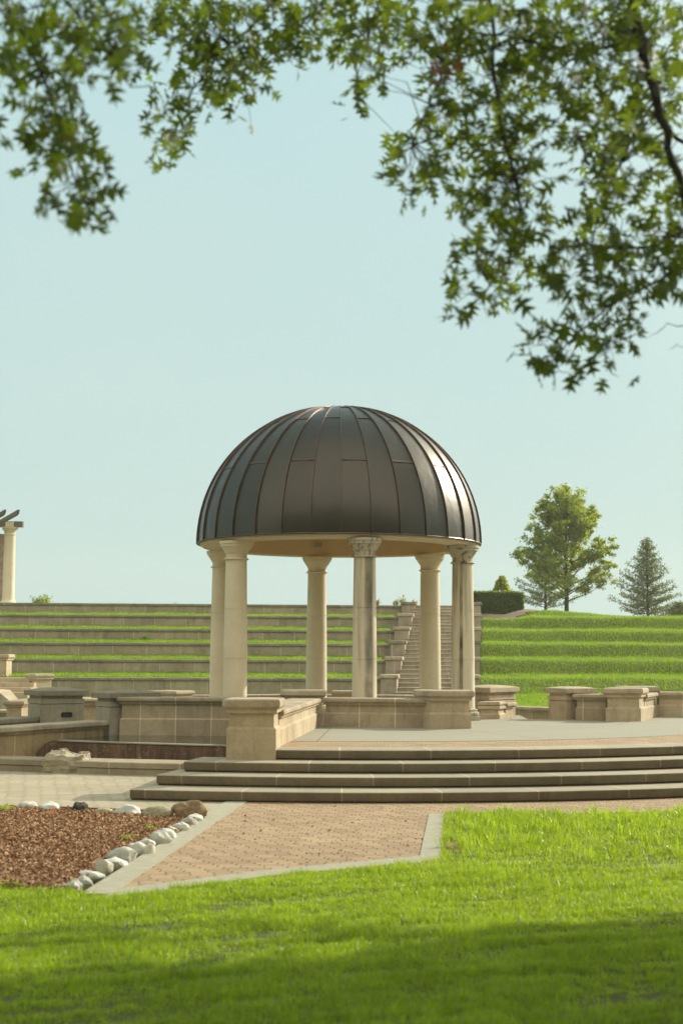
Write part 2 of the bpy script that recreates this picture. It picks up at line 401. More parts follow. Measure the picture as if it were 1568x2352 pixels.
# thin even cloud veil in front of the clear sky
tc = nt.nodes.new('ShaderNodeTexCoord'); mp = nt.nodes.new('ShaderNodeMapping'); mp.inputs['Scale'].default_value = (1,1,3.2)
ns = nt.nodes.new('ShaderNodeTexNoise'); ns.inputs['Scale'].default_value = 1.6; ns.inputs['Detail'].default_value = 5
nt.links.new(tc.outputs['Generated'], mp.inputs[0]); nt.links.new(mp.outputs[0], ns.inputs['Vector'])
rp = nt.nodes.new('ShaderNodeValToRGB'); rp.color_ramp.elements[0].position = .3; rp.color_ramp.elements[1].position = .75
rp.color_ramp.elements[0].color = (.96,.96,.96,1); rp.color_ramp.elements[1].color = (1,1,1,1)
nt.links.new(ns.outputs[0], rp.inputs[0])
# bright cloud bank added out of view behind the camera, as fill light
sx_ = nt.nodes.new('ShaderNodeSeparateXYZ'); nt.links.new(tc.outputs['Generated'], sx_.inputs[0])
mr = nt.nodes.new('ShaderNodeMapRange'); mr.interpolation_type = 'SMOOTHSTEP'
hi_ = nt.nodes.new('ShaderNodeMath'); hi_.operation = 'MULTIPLY_ADD'; nt.links.new(sx_.outputs[2], hi_.inputs[0]); hi_.inputs[1].default_value = -.55; nt.links.new(sx_.outputs[1], hi_.inputs[2])
nt.links.new(hi_.outputs[0], mr.inputs[0]); mr.inputs[1].default_value = -.25; mr.inputs[2].default_value = -.95
cm_ = nt.nodes.new('ShaderNodeMix'); cm_.data_type = 'RGBA'; nt.links.new(mr.outputs[0], cm_.inputs[0])
vr = nt.nodes.new('ShaderNodeValToRGB'); nt.links.new(sx_.outputs[2], vr.inputs[0])
vr.color_ramp.elements[0].position = .0; vr.color_ramp.elements[0].color = (.355,.49,.46,1); vr.color_ramp.elements[1].position = .42; vr.color_ramp.elements[1].color = (.355,.51,.53,1)
wsp = nt.nodes.new('ShaderNodeMix'); wsp.data_type = 'RGBA'; wr_ = nt.nodes.new('ShaderNodeMapRange'); nt.links.new(ns.outputs[0], wr_.inputs[0])
wr_.inputs[1].default_value = .42; wr_.inputs[2].default_value = .72; wr_.inputs[4].default_value = .55
nt.links.new(wr_.outputs[0], wsp.inputs[0]); nt.links.new(vr.outputs[0], wsp.inputs[6]); wsp.inputs[7].default_value = (.405,.515,.50,1)
vm = nt.nodes.new('ShaderNodeVectorMath'); vm.operation = 'SCALE'; nt.links.new(wsp.outputs[2], vm.inputs[0]); vm.inputs['Scale'].default_value = 9.6
nt.links.new(vm.outputs[0], cm_.inputs[6]); cm_.inputs[7].default_value = (10.3,9.8,8.6,1)
mx = nt.nodes.new('ShaderNodeMix'); mx.data_type = 'RGBA'
nt.links.new(rp.outputs[0], mx.inputs[0]); nt.links.new(sky.outputs[0], mx.inputs[6]); nt.links.new(cm_.outputs[2], mx.inputs[7])
# bright hazy glow of sky round the sun
dt = nt.nodes.new('ShaderNodeVectorMath'); dt.operation = 'DOT_PRODUCT'; nt.links.new(tc.outputs['Generated'], dt.inputs[0]); dt.inputs[1].default_value = D
cl = nt.nodes.new('ShaderNodeMath'); cl.operation = 'MAXIMUM'; cl.inputs[1].default_value = 0; nt.links.new(dt.outputs['Value'], cl.inputs[0])
pw_ = nt.nodes.new('ShaderNodeMath'); pw_.operation = 'POWER'; pw_.inputs[1].default_value = 20; nt.links.new(cl.outputs[0], pw_.inputs[0])
gl = nt.nodes.new('ShaderNodeVectorMath'); gl.operation = 'SCALE'; gl.inputs[0].default_value = (46,41,32); nt.links.new(pw_.outputs[0], gl.inputs['Scale'])
ad = nt.nodes.new('ShaderNodeVectorMath'); ad.operation = 'ADD'; nt.links.new(mx.outputs[2], ad.inputs[0]); nt.links.new(gl.outputs[0], ad.inputs[1])
nt.links.new(ad.outputs[0], bg.inputs[0]); bg.inputs[1].default_value = .1
nt.links.new(bg.outputs[0], wo.inputs[0])
vs = scene.view_settings; vs.view_transform = 'Standard'; vs.look = 'None'; vs.gamma = 1; vs.exposure = .6
scene.cycles.max_bounces = 6; scene.cycles.transparent_max_bounces = 4

# thin summer haze
bm = bmesh.new(); prism(bm, [(-390,-390),(390,-390),(390,390),(-390,390)], -1.2, 26)
hm = NT('haze_air'); pv = hm.n('ShaderNodeVolumePrincipled'); pv.inputs['Color'].default_value = (1,.95,.82,1); pv.inputs['Density'].default_value = .0007; pv.inputs['Anisotropy'].default_value = .25
hm.l(pv.outputs[0], hm.out.inputs['Volume'])
tag(link('haze', bm_mesh(bm), hm.m), kind='stuff')
scene.cycles.volume_bounces = 0
# ------------------------------------------------------------------ ground
def sheet(name, poly, z, mat, kind='structure', zf=None):
    bm = bmesh.new(); vs_ = [bm.verts.new((p[0],p[1],z)) for p in ccw(poly)]
    f = bm.faces.new(vs_); bmesh.ops.triangulate(bm, faces=[f])
    me = bm_mesh(bm, name)
    o = link(name, me, mat); tag(o, kind=kind); return o
def arc(r, a0, a1, n, cx=CX, cy=CY):   # angle measured from the direction towards the camera, + to the right
    return [(cx+r*math.sin(math.radians(a0+(a1-a0)*i/n)), cy-r*math.cos(math.radians(a0+(a1-a0)*i/n))) for i in range(n+1)]
big = bpy.data.meshes.new('ground')
# one sheet to the horizon: level at the lawn, rising as a bank to the plateau behind the terraces
def ground_z(x, y):
    if y < 45.2: return -.03 + .30*min(max((y-31)/8,0),1) + .22*min(max((y-39)/6,0),1)
    if y < 58.5: return .49 + max(0, y-46.5)/12*3.1
    return 3.65
bm = bmesh.new(); ys = [-380,-60,-20,31,35,39,45,46.5,50,54,58.5,62,120,380]; xs = [-380,-100,-20,0,20,100,380]
g = [[bm.verts.new((x,y,ground_z(x,y)-(.75 if x > 10 and y > 50 else 0))) for x in xs] for y in ys]
for i in range(len(ys)-1):
    for j in range(len(xs)-1): bm.faces.new((g[i][j], g[i][j+1], g[i+1][j+1], g[i+1][j]))
tag(link('ground', bm_mesh(bm), M['hillsoil']), kind='structure')

# left kerb line / brick path / lawn outlines measured on the ground
def g0(u, v): p = PZ(u, v, 0); return (p.x, p.y)
R = .135; STEP_R = [11.72, 11.15, 10.62, 10.10]; STEP_A0 = [-13.0, -12.3, -11.3, -5.2]
kl_out = [g0(522,1841), g0(470,1876), g0(185,2050)]
kl_in = [g0(572,1841), g0(268,2044)]
grey_poly = [g0(524,1841), g0(462,1878), g0(-500,1862), (-14,21), (-14,30), (-1.2,30), (-1.2,20)]
sheet('grey_paving', grey_poly, 0.0, M['greypaver'])
brick_poly = [g0(570,1840), g0(255,2052), g0(1018,1990), g0(1018,1885), (12,16.6), (12,24), (0,24), (-1.25,18)]
sheet('brick_paving', brick_poly, 0.004, M['brick'])
def band(name, pts_a, pts_b, z0, z1, mat):
    bm = bmesh.new()
    for (a0, a1), (b0, b1) in zip(zip(pts_a, pts_a[1:]), zip(pts_b, pts_b[1:])):
        prism(bm, [a0, a1, b1, b0], z0, z1)
    me = bm_mesh(bm); add_uv(me, (1,0)); return tag(link(name, me, mat), kind='structure')
band('path_kerb', [g0(522,1840), g0(470,1875), g0(185,2056)], [g0(572,1840), g0(500,1888), g0(258,2056)], -.02, .012, M['kerb'])
band('path_kerb', [g0(985,1870), g0(962,1975)], [g0(1018,1872), g0(1010,1977)], -.02, .012, M['kerb'])
band('path_kerb', [g0(262,2044), g0(400,2028), g0(600,2002), g0(800,1983), g0(962,1968)], [g0(240,2062), g0(400,2046), g0(600,2017), g0(800,1997), g0(1010,1979)], -.02, .0105, M['kerb'])
lk = [g0(1018,1872), g0(1200,1872), g0(1400,1869), g0(1600,1864), (9,16.9)]
lk2 = [(x, y+.17) for x, y in lk]
band('path_kerb', lk, lk2, -.02, .009, M['kerb'])

# ------------------------------------------------------------------ steps and deck
st = thing('plaza_steps', 'broad curved flight of four weathered limestone steps up to the plaza', 'steps', (CX, CY-11.7, 0))
for i in range(4):
    r_in = STEP_R[i+1]-.35 if i < 3 else 9.48
    outer = arc(STEP_R[i], STEP_A0[i], 48, 60); inner = arc(r_in, STEP_A0[i], 48, 60)
    z0, z1 = R*i, R*(i+1)
    bm = bmesh.new()
    prof = [(0,z0+.026,.05),(0,z0+.026,0),(0,z1-.012,0),(0,z1-.004,.004),(0,z1,.014)]
    def ringpts(ofs): return arc(STEP_R[i]-ofs, STEP_A0[i], 48, 60)
    cols_ = [[bm.verts.new((x,y,z)) for x,y in ringpts(o)] for (_,z,o) in [(0,z0,.055)]+prof] + [[bm.verts.new((x,y,z1)) for x,y in inner], [bm.verts.new((x,y,z0)) for x,y in inner]]
    for c0, c1 in zip(cols_, cols_[1:]+cols_[:1]):
        for k in range(60): bm.faces.new((c0[k], c0[k+1], c1[k+1], c1[k]))
    bm.faces.new([c[0] for c in cols_]); bm.faces.new([c[-1] for c in reversed(cols_)])
    me = bm_mesh(bm, 'step', 30)
    uv = me.uv_layers.new(name='run')
    for l in me.loops:
        c = me.vertices[l.vertex_index].co
        uv.data[l.index].uv = (math.atan2(c.x-CX, CY-c.y)*STEP_R[i] + i*.83, c.z)
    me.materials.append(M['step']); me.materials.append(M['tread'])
    for p_ in me.polygons: p_.material_index = 1 if p_.normal.z > .4 else 0  # upward faces take the lit copy, risers the shaded one
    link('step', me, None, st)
ZD = 4*R
# brick strip, rim of the concrete, concrete deck
def ringsheet(name, r0, r1, a0, a1, z, mat, n=60):
    bm = bmesh.new(); A = [bm.verts.new((x,y,z)) for x,y in arc(r0,a0,a1,n)]; B = [bm.verts.new((x,y,z)) for x,y in arc(r1,a0,a1,n)]
    for k in range(n): bm.faces.new((A[k],A[k+1],B[k+1],B[k]))
    return tag(link(name, bm_mesh(bm), mat), kind='structure')
ringsheet('deck_brick_strip', 9.5, 8.1, -9, 48, ZD-.004, M['brick'])
bm = bmesh.new()
dk = arc(8.15, -6, 46, 50) + [(10,25),(10,31.6),(6.0,31.8),(5.3,29.3),(4.75,28.95),(3.78,29.0),(3.85,30.8),(2.9,31.5),(2.6,33.5),(0,34.2),(-3,33.5),(-4.4,31),(-4.2,28.2),(-3.7,26.5),(-2.5,26.05),(-1.1,26.0),(-1.0,25.4),(-.95,23)]
prism(bm, dk, 0, ZD)
tag(link('deck', bm_mesh(bm), M['deck']), kind='structure')

# ------------------------------------------------------------------ walls and piers
GREYLAB = {}
def dirof(a, b): v = Vector((b[0]-a[0], b[1]-a[1])); v.normalize(); return (v.x, v.y)
def wall(label, a, b, th, zb, zt, group='low garden walls around the domed pavilion', body='stone_j', cop='coping_j', plinth=.26, side=1, ch=.085, over=.05, name='stone_wall', mid=True):
    """a, b = ends of the visible face; the wall lies on the side away from the viewer"""
    d = dirof(a, b); n = (-d[1]*side, d[0]*side)
    poly = [a, b, (b[0]+n[0]*th, b[1]+n[1]*th), (a[0]+n[0]*th, a[1]+n[1]*th)]
    t = thing(name, label, 'wall', (a[0], a[1], zb), 0, group)
    pz = zb+plinth
    layer_obj('wall_body', poly, ([(pz, zt-ch-.03, -.03)] if mid else [(zb, zt-ch-.03, -.02)]) + [(zt-ch-.03, zt-ch, .012)], M[body], t, d)
    if mid: layer_obj('wall_base', poly, [(zb, pz-.03, 0), (pz-.03, pz, 0, 0, .03)], M[body], t, d)
    layer_obj('coping', poly, [(zt-ch, zt, over, .032)], M[cop], t, d)
    return t
def pier(label, poly, zb, zt, group='capped stone piers of the plaza walls', body='stone', cap='coping', plinth=.28, ch=.12, over=.055, round_=.04, dome=0, plate=None, seam=False, name='stone_pier'):
    poly = ccw(poly)
    cx = sum(p[0] for p in poly)/len(poly); cy = sum(p[1] for p in poly)/len(poly)
    t = thing(name, label, 'pier', (cx, cy, zb), 0, group)
    pz = zb+plinth
    lay = [(pz, zt-ch-.055, -.032), (zt-ch-.055, zt-ch, .012)]
    if seam: lay = [(pz, zt-ch-.16, -.012), (zt-ch-.148, zt-ch-.06, -.002), (zt-ch-.06, zt-ch, -.03)]
    layer_obj('pier_shaft', poly, lay, M[body], t)
    if seam: layer_obj('dark_joint', poly, [(zt-ch-.165, zt-ch-.143, -.03)], M['joint_dark'], t)  # near-black strip set into the joint
    layer_obj('pier_base', poly, [(zb, pz-.035, 0), (pz-.035, pz, 0, 0, .032)] if not seam else [(zb, pz, -.012)], M[body], t)
    bm = bmesh.new(); prism(bm, poly, zt-ch, zt, over, round_)
    if dome:
        top = offset(poly, over-.02); n = len(top)
        rings = []
        for k in range(5):
            f = 1-k/4.6; rings.append([bm.verts.new((cx+(x-cx)*f, cy+(y-cy)*f, zt-.004+dome*(1-f*f))) for x,y in top])
        for r0, r1 in zip(rings, rings[1:]):
            for i in range(n): bm.faces.new((r0[i], r0[(i+1)%n], r1[(i+1)%n], r1[i]))
        bm.faces.new(rings[-1])
    me = bm_mesh(bm, 'cap', 30); add_uv(me, (1,0)); link('pier_cap', me, M[cap], t)
    if plate:
        (px, py), nn, pw, ph, pzc = plate     # centre, outward normal, size, height
        n = Vector((nn[0],nn[1],0)).normalized(); u = Vector((-n.y,n.x,0)); c = Vector((px,py,pzc))
        bm = bmesh.new()
        def rr(w_, h_, r_, d0):
            out = []
            for sx, sy, a0 in ((1,1,0),(-1,1,90),(-1,-1,180),(1,-1,270)):
                for k in range(5):
                    a = math.radians(a0+k*22.5)
                    out.append(c+n*d0+u*(sx*(w_/2-r_)+r_*math.cos(a))+Vector((0,0,1))*(sy*(h_/2-r_)+r_*math.sin(a)))
            return out
        A = [bm.verts.new(p) for p in rr(pw,ph,.02,-.02)]; B = [bm.verts.new(p) for p in rr(pw,ph,.02,.012)]
        Cc = [bm.verts.new(p) for p in rr(pw-.03,ph-.03,.012,.012)]; Dd = [bm.verts.new(p) for p in rr(pw-.035,ph-.035,.012,-.004)]
        for r0, r1 in ((A,B),(B,Cc),(Cc,Dd)):
            for i in range(20): bm.faces.new((r0[i], r0[(i+1)%20], r1[(i+1)%20], r1[i]))
        bm.faces.new(Dd)
        for s in (-1, 0, 1):     # louvre blades
            q = c+n*.003+Vector((0,0,s*ph*.24))
            vs_ = [bm.verts.new(q+u*su*(pw/2-.03)+n*dn+Vector((0,0,dz))) for su, dn, dz in ((-1,0,.008),(1,0,.008),(1,.007,-.004),(-1,.007,-.004))]
            bm.faces.new(vs_)
        link('wall_light', bm_mesh(bm), M['black'], t)
    return t
def rbox(cx, cy, w, dp, ang):     # rectangle, ang in degrees
    a = math.radians(ang); u = Vector((math.cos(a), math.sin(a))); v = Vector((-u.y, u.x))
    return [tuple(Vector((cx,cy))+u*(sx*w/2)+v*(sy*dp/2)) for sx, sy in ((-1,-1),(1,-1),(1,1),(-1,1))]
# front pier with the long wall running back from it
pier('tall square pier at the left end of the broad steps, bright right side', [(-1.53,19.3),(-.865,19.3),(-.83,19.98),(-1.5,19.98)], .405, 1.215, plinth=.44, ch=.13)
wall('sunlit wall running straight back from the pier at the left end of the broad steps', (-.83,19.99), (-.40,25.35), .45, ZD, 1.05, side=1)
pier('pier with a dark edged cap at the far end of the sunlit side wall', [(-1.02,25.5),(-.31,25.5),(-.31,26.15),(-1.02,26.15)], ZD, 1.19)
wall('shaded wall in front of the columns, facing the broad steps', (-.30,25.56), (1.56,25.3), .42, ZD, 1.05)
pier('square pier before the rightmost column, right end of the shaded front wall', [(1.57,25.1),(2.28,25.1),(2.28,25.75),(1.36,25.85),(1.36,25.48)], ZD, 1.20)
wall('long pale wall rising out of the dark water basin', (-3.97,25.85), (-1.04,25.75), .42, .05, 1.04, plinth=.62)
wall('rear parapet between the left columns and the terraces', (-3.2,31.2), (-1.0,32.2), .4, ZD, .93, mid=False)
wall('rear parapet seen between the middle columns', (-.9,32.6), (2.3,32.2), .4, ZD, .92, mid=False)
pier('small low block behind the gap in the middle columns', [PY(766,1590,31).to_2d().to_tuple(), PY(812,1590,31).to_2d().to_tuple(), PY(812,1590,31.6).to_2d().to_tuple(), PY(766,1590,31.6).to_2d().to_tuple()], ZD, 1.04, plinth=.2, ch=.09)
pier('low block left of the left columns, its cap showing over the basin wall', rbox(-3.62,30.6,.66,.6,-28), ZD, 1.045, plinth=.2, ch=.09)
# gate piers by the basin
def cbox(corner, w, dp, ang):     # near corner, run of the right-hand face, run of the left-hand face
    a = math.radians(ang); u = Vector((math.cos(a), math.sin(a))); v = Vector((-u.y, u.x)); c = Vector(corner)
    return [tuple(c), tuple(c+u*w), tuple(c+u*w+v*dp), tuple(c+v*dp)], (u.x,u.y), (v.x,v.y)
pp, u_, v_ = cbox((-5.68,27.15), .88, .78, 30)
pier('grey weathered gate pier with a long black louvred light on its broad face', pp, .0, 1.115, body='grey_stone', cap='dark_cap', plinth=.35, ch=.10, round_=.012, dome=.06, seam=True,
     plate=((pp[0][0]+u_[0]*.53, pp[0][1]+u_[1]*.53), (u_[1],-u_[0]), .21, .085, .66))
pp, u_, v_ = cbox((-4.15,25.78), 1.0, .50, 40)
pier('grey gate pier at the left end of the pale basin wall, broad flat dark cap', pp, .0, 1.115, body='grey_stone', cap='dark_cap', plinth=.50, ch=.10, round_=.012, dome=.05, seam=True)
wall('sloping tan stained retaining wall at the left of the basin', (-5.95,22.27), (-4.22,25.76), .35, 0, .625, body='basin', cop='coping', mid=False, ch=.10)
wall('dark capped wall stub running up to the gate pier with the black light', (-6.7,24.3), (-5.74,27.2), .35, 0, .63, body='grey_stone', cop='dark_cap', mid=False, ch=.10)
pier('bright low pier seen through the gap between the two gate piers', rbox(-5.45,31.1,.8,.7,42), .0, .87, plinth=.4, ch=.09)
wall('sunlit low wall behind the gate piers at the left edge', (-9.5,30.6), (-6.6,31.2), .4, 0, .60, mid=False)
wall('short rounded wall end beside the left gate pier', (-6.36,28.7), (-6.30,30.4), .34, 0, .87, mid=False)
# right-hand group
pp, u_, v_ = cbox((4.53,28.85), .70, .60, 30)
pier('gate pier with a thin dark joint under its flat cap, left of the right-hand group', pp, .3, 1.165, plinth=.29, ch=.10, round_=.015, dome=.04, seam=True)
wall('short wall between the two larger piers of the right-hand group', (4.70,28.78), (5.30,28.55), .4, ZD, 1.055)
pier('square pier with a sunlit right side in the right-hand group', [(5.2,28.2),(5.89,28.2),(6.13,28.85),(5.44,28.9)], ZD, 1.187)
wall('short bright wing behind the square pier of the right-hand group', (6.13,28.86), (6.66,30.35), .4, ZD, 1.055)
pier('rearmost pier of the right-hand group, mostly hidden', [(5.98,30.45),(6.72,30.45),(6.72,31.1),(5.98,31.1)], ZD, 1.175)
wall('low wall at the right edge of the plaza', (6.73,30.5), (9.6,30.3), .42, ZD, 1.06)
pp, u_, v_ = cbox((3.08,29.75), 1.1, .7, 53)
pier('broad pale pier just right of the pavilion, turned to the sun', pp, 0, 1.155, plinth=.72, ch=.11, round_=.015, dome=.05, seam=True)
pier('small low stone block beside the base of the rightmost column', [(2.78,28.95),(3.2,28.95),(3.38,29.4),(2.96,29.45)], ZD, .89, plinth=.12, ch=.09, over=.01)
wall('short bright stub behind the small low stone block', (3.39,29.44), (3.62,30.0), .35, ZD, .85, mid=False)
wall('low retaining curb on the grass between the right-hand piers', (3.5,33.6), (5.6,30.9), .35, 0, .66, mid=False)

# basin
cop_f = [(-9.5,24.4),(-5.45,22.45),(-3.5,21.75),(-2.35,21.5),(-1.35,21.35)]
cop_b = [(-9.5,25.1),(-5.6,23.05),(-3.6,22.45),(-2.3,22.15),(-1.3,22.0)]
t = thing('basin_kerb', 'long low two-course stone kerb in front of the dark basin', 'kerb', (-3.5,21.75,0))
def strip_mesh(A, B, z0, z1, off=0):
    bm = bmesh.new(); n = len(A)
    top = [[bm.verts.new((p[0],p[1],z)) for p in P] for P, z in ((A,z0),(A,z1-.012),(A,z1),(B,z1),(B,z0))]
    for i, p in enumerate(A):
        dx, dy = B[i][0]-p[0], B[i][1]-p[1]; L = math.hypot(dx,dy); top[2][i].co += Vector((dx/L*.02, dy/L*.02, 0))
        for k in (0,1): top[k][i].co -= Vector((dx/L*off, dy/L*off, 0))
    for a, b in zip(top, top[1:]+top[:1]):
        for i in range(n-1): bm.faces.new((a[i],a[i+1],b[i+1],b[i]))
    bm.faces.new([r[0] for r in top]); bm.faces.new([r[-1] for r in reversed(top)])
    me = bm_mesh(bm); add_uv(me, (.96,-.2)); return me
M['kerbstone'] = stone('basin_kerb_stone', (.47,.40,.28), (.37,.30,.20), .3, streak=.2, joint=1.1)
link('kerb_course', strip_mesh(cop_f, cop_b, 0, .095, -.008), M['kerbstone'], t)
link('kerb_coping', strip_mesh(cop_f, cop_b, .10, .19, .008), M['kerbstone'], t)
t = thing('basin_weir', 'rust brown stained weir wall across the front of the dark basin', 'weir', (-3.2,22.9,0))
def thick(pts, th):
    out = []
    for i, p in enumerate(pts):
        a = Vector(pts[max(i-1,0)]); b = Vector(pts[min(i+1,len(pts)-1)]); d = (b-a).normalized()
        out.append((p[0]-d.y*th, p[1]+d.x*th))
    return out
wf = [(-4.62,23.5),(-3.6,23.0),(-2.7,22.65),(-1.77,22.35),(-.98,22.2)]
link('weir_face', strip_mesh(wf, thick(wf,.16), .0, .385), M['weir'], t)
link('weir_lip', strip_mesh(thick(wf,-.012), thick(wf,.17), .387, .408), M['dark_cap'], t)
bm = bmesh.new()      # flared left end of the weir
pts = []
for k in range(9):
    a = k/8*PI/2
    pts.append(((-4.62-.34*math.sin(a), 23.5-.22*math.sin(a)), .408-.40*(1-math.cos(a))))
rw = []
for (x,y), z in pts: rw.append([bm.verts.new((x,y,z)), bm.verts.new((x+.05,y+.16,z)), bm.verts.new((x+.05,y+.16,-.02)), bm.verts.new((x,y,-.02))])
for a, b in zip(rw, rw[1:]):
    for i in range(3): bm.faces.new((a[i],a[i+1],b[i+1],b[i]))
    bm.faces.new((a[3],a[0],b[0],b[3]))
bm.faces.new(rw[0]); bm.faces.new(list(reversed(rw[-1])))
link('weir_end', bm_mesh(bm), M['weir'], t)
sheet('basin_water', thick(wf,.1)+[(-.95,25.8),(-4.05,25.9),(-4.9,24.3)], .36, M['water'])
sheet('trough_water', [(-5.5,23.0),(-3.6,22.4),(-2.3,22.1),(-1.2,21.9)]+list(reversed(wf)), .08, M['water'])

# ------------------------------------------------------------------ rocks
def rock(label, cx, cy, w, d, h, mat, seed, group=None, name='rock', lvl=3, rough=.18, z0=-.02, flat=0):
    bm = bmesh.new(); bmesh.ops.create_icosphere(bm, subdivisions=lvl, radius=1)
    o = Vector((seed*3.7, seed*1.3, seed*.7))
    for v in bm.verts:
        c = v.co.copy()
        k = 1 + rough*1.6*noise.noise(c*.9+o) + rough*.7*noise.noise(c*2.1+o) + rough*.22*noise.noise(c*6+o)
        c = c*k
        if flat: c.z = min(c.z, flat+.1*noise.noise(c*2+o))
        v.co = c
    for v in bm.verts:
        z = v.co.z*h*.62 + h*.40
        v.co = Vector((v.co.x*w/2, v.co.y*d/2, max(z, -.03)))
    bm.transform(Matrix.Rotation((seed*1.7)%.9-.4, 4, 'Z'))
    me = bm_mesh(bm, name, 50 if rough < .25 else 28)
    o_ = link(name, me, M[mat]); o_.location = (cx, cy, z0)
    return tag(o_, label, 'rock', group)
def rock_px(label, x0, x1, y0, y1, mat, seed, group, **k):
    p = PZ((x0+x1)/2, y1, 0); wd = (x1-x0)/F*p.y; 
    wd *= 1.06; h = (y1-y0)/F*p.y*1.2; d = wd*.62
    wd *= .90
    if group == GB and mat != 'rock_b': h *= 1.25
    return rock(label, p.x, p.y+d*.42, wd, d, max(h,.09), mat, seed, group, **k)
GB, GD = 'rocks along the back of the bark bed', 'pale stones lining the brick path kerb'
for i, (a,b,c,d,m_,lb) in enumerate([
    (38,86,1847,1862,'rock_w','white stone nearest the left edge behind the bark bed'),
    (82,137,1849,1866,'rock_w','white stone between the left edge one and the dark rock behind the bark bed'),
    (157,204,1851,1869,'rock_d','dark brown pointed rock behind the bark bed'),
    (213,257,1860,1873,'rock_y','low yellowish stone just right of the dark rock'),
    (258,321,1857,1877,'rock_w','wide pale grey rock in the middle of the back row'),
    (327,395,1861,1881,'rock_y','olive grey rock immediately left of the big brown rock'),
    (397,469,1851,1884,'rock_b','big craggy brown rock at the corner of the bark bed')]):
    rock_px(lb, a,b,c,d, m_, i+1, GB, rough=.42 if m_ in ('rock_b','rock_d') else .2, lvl=4)
ordn = ['first','second','third','fourth','fifth','sixth','seventh','eighth','ninth','tenth','eleventh','twelfth','thirteenth','fourteenth','fifteenth','sixteenth']
for i, (a,b,c,d,sz) in enumerate([(424,466,1870,1888,'small'),(409,450,1879,1898,'small'),(395,434,1889,1911,'grey shaded'),(375,411,1900,1915,'low flat'),
    (352,402,1905,1927,'long'),(333,388,1912,1941,'large'),(311,354,1928,1951,'rounded'),(317,354,1941,1964,'grey fronted'),(284,330,1937,1965,'pointed grey'),
    (244,311,1953,1981,'large white'),(222,288,1973,1995,'wide white'),(213,258,1981,2010,'smooth round'),(178,233,2003,2021,'flat angular'),
    (165,213,2014,2035,'flat pale'),(155,190,2024,2044,'small tilted'),(136,180,2031,2048,'grey half buried')]):
    rock_px(f'{sz} pale stone, {ordn[i]} along the kerb counting from the big brown rock', a,b,c,d,('rock_w','rock_g','rock_w','rock_c')[i%4], 20+i, GD, rough=.27)
p = PZ(148, 1776, 0)
bm = bmesh.new(); bmesh.ops.create_cube(bm, size=1); bmesh.ops.subdivide_edges(bm, edges=bm.edges[:], cuts=22, use_grid_fill=True)
for v in bm.verts:
    c = v.co.copy(); q = Vector((c.x, c.y, c.z)).normalized()*.62
    c = c.lerp(q, .28); hgt = c.z+.5
    ledge = round(hgt*4+noise.noise(Vector((c.x*3,c.y*3,2)))*1.2)/4-.5
    c.z = c.z*.45+ledge*.55
    k = noise.noise(c*2.3+Vector((3,1,2)))*.16+noise.noise(c*7+Vector((5,1,2)))*.07
    top = max(0, hgt-.35)
    c.x *= 1+k+(.10 if hgt < .55 else -.02); c.y *= 1+k
    c.z += top*(.30*noise.noise(Vector((c.x*2.6,c.y*2.0,7)))+.12*noise.noise(Vector((c.x*8,c.y*8,3)))) - top*.16*c.x
    v.co = Vector((c.x*.62, c.y*.62, (c.z+.5)*.30))
o_ = link('boulder', bm_mesh(bm), M['boulder']); o_.location = (p.x, p.y+.30, -.02)
tag(o_, 'rough tan ledge boulder sitting across the basin kerb', 'boulder')

# ------------------------------------------------------------------ terraces
TY = [46, 48.4, 50.5, 52.5, 54.7, 57.0]; TZ = [1.08, 1.65, 2.22, 2.74, 3.30, 3.82]
TX = [1.24, 1.48, 1.70, 1.93, 2.16, 2.39]; SL = .08
nm = ['lowest','second lowest','third lowest','third highest','second highest','topmost']
def ty(i, x): return TY[i] + SL*x
for i in range(6):
    xs = list(np.linspace(-19, TX[i]+.15, 14))
    if i == 0: xs = list(np.linspace(-9.6, TX[i]+.15, 10))
    if i == 1: xs = list(np.linspace(-11.6, TX[i]+.15, 10))
    zb = .35 if i == 0 else TZ[i-1]+.0
    t = thing('terrace_wall', f'{nm[i]} of the six long stone seat walls on the grass amphitheatre', 'wall', (0, ty(i,0), zb), 0, 'amphitheatre seat walls')
    A = [(x, ty(i,x)) for x in xs]; B = [(x, ty(i,x)+.38) for x in xs]
    me = strip_mesh(A, B, zb, TZ[i]-.09); link('wall_body', me, M['terrace'], t)
    A2 = [(x, y-.045) for x,y in A]; bm = bmesh.new(); n = len(A2)
    prof = [(0,TZ[i]-.088),(-.0,TZ[i]-.03),(.012,TZ[i]-.008),(.035,TZ[i])]
    rings = [[bm.verts.new((x, y+dy, z)) for x,y in A2] for dy, z in prof] + [[bm.verts.new((x,y,TZ[i])) for x,y in B],[bm.verts.new((x,y,TZ[i]-.088)) for x,y in B]]
    for a, b in zip(rings, rings[1:]+rings[:1]):
        for k in range(n-1): bm.faces.new((a[k],a[k+1],b[k+1],b[k]))
    bm.faces.new([r[0] for r in rings]); bm.faces.new([r[-1] for r in reversed(rings)])
    me = bm_mesh(bm); add_uv(me,(1,0)); link('coping', me, M['terrace_cap'], t)
    if i < 5:
        bm = bmesh.new(); m1 = 20
        xs = np.linspace(-20, TX[i]+.2, m1)
        a = [bm.verts.new((x, ty(i,x)+.30, TZ[i]-.02)) for x in xs]; b = [bm.verts.new((x, ty(i+1,x)+.1, TZ[i]+.12)) for x in xs]
        for k in range(m1-1): bm.faces.new((a[k],a[k+1],b[k+1],b[k]))
        tag(link('terrace_turf', bm_mesh(bm), M['hillsoil']), kind='structure')
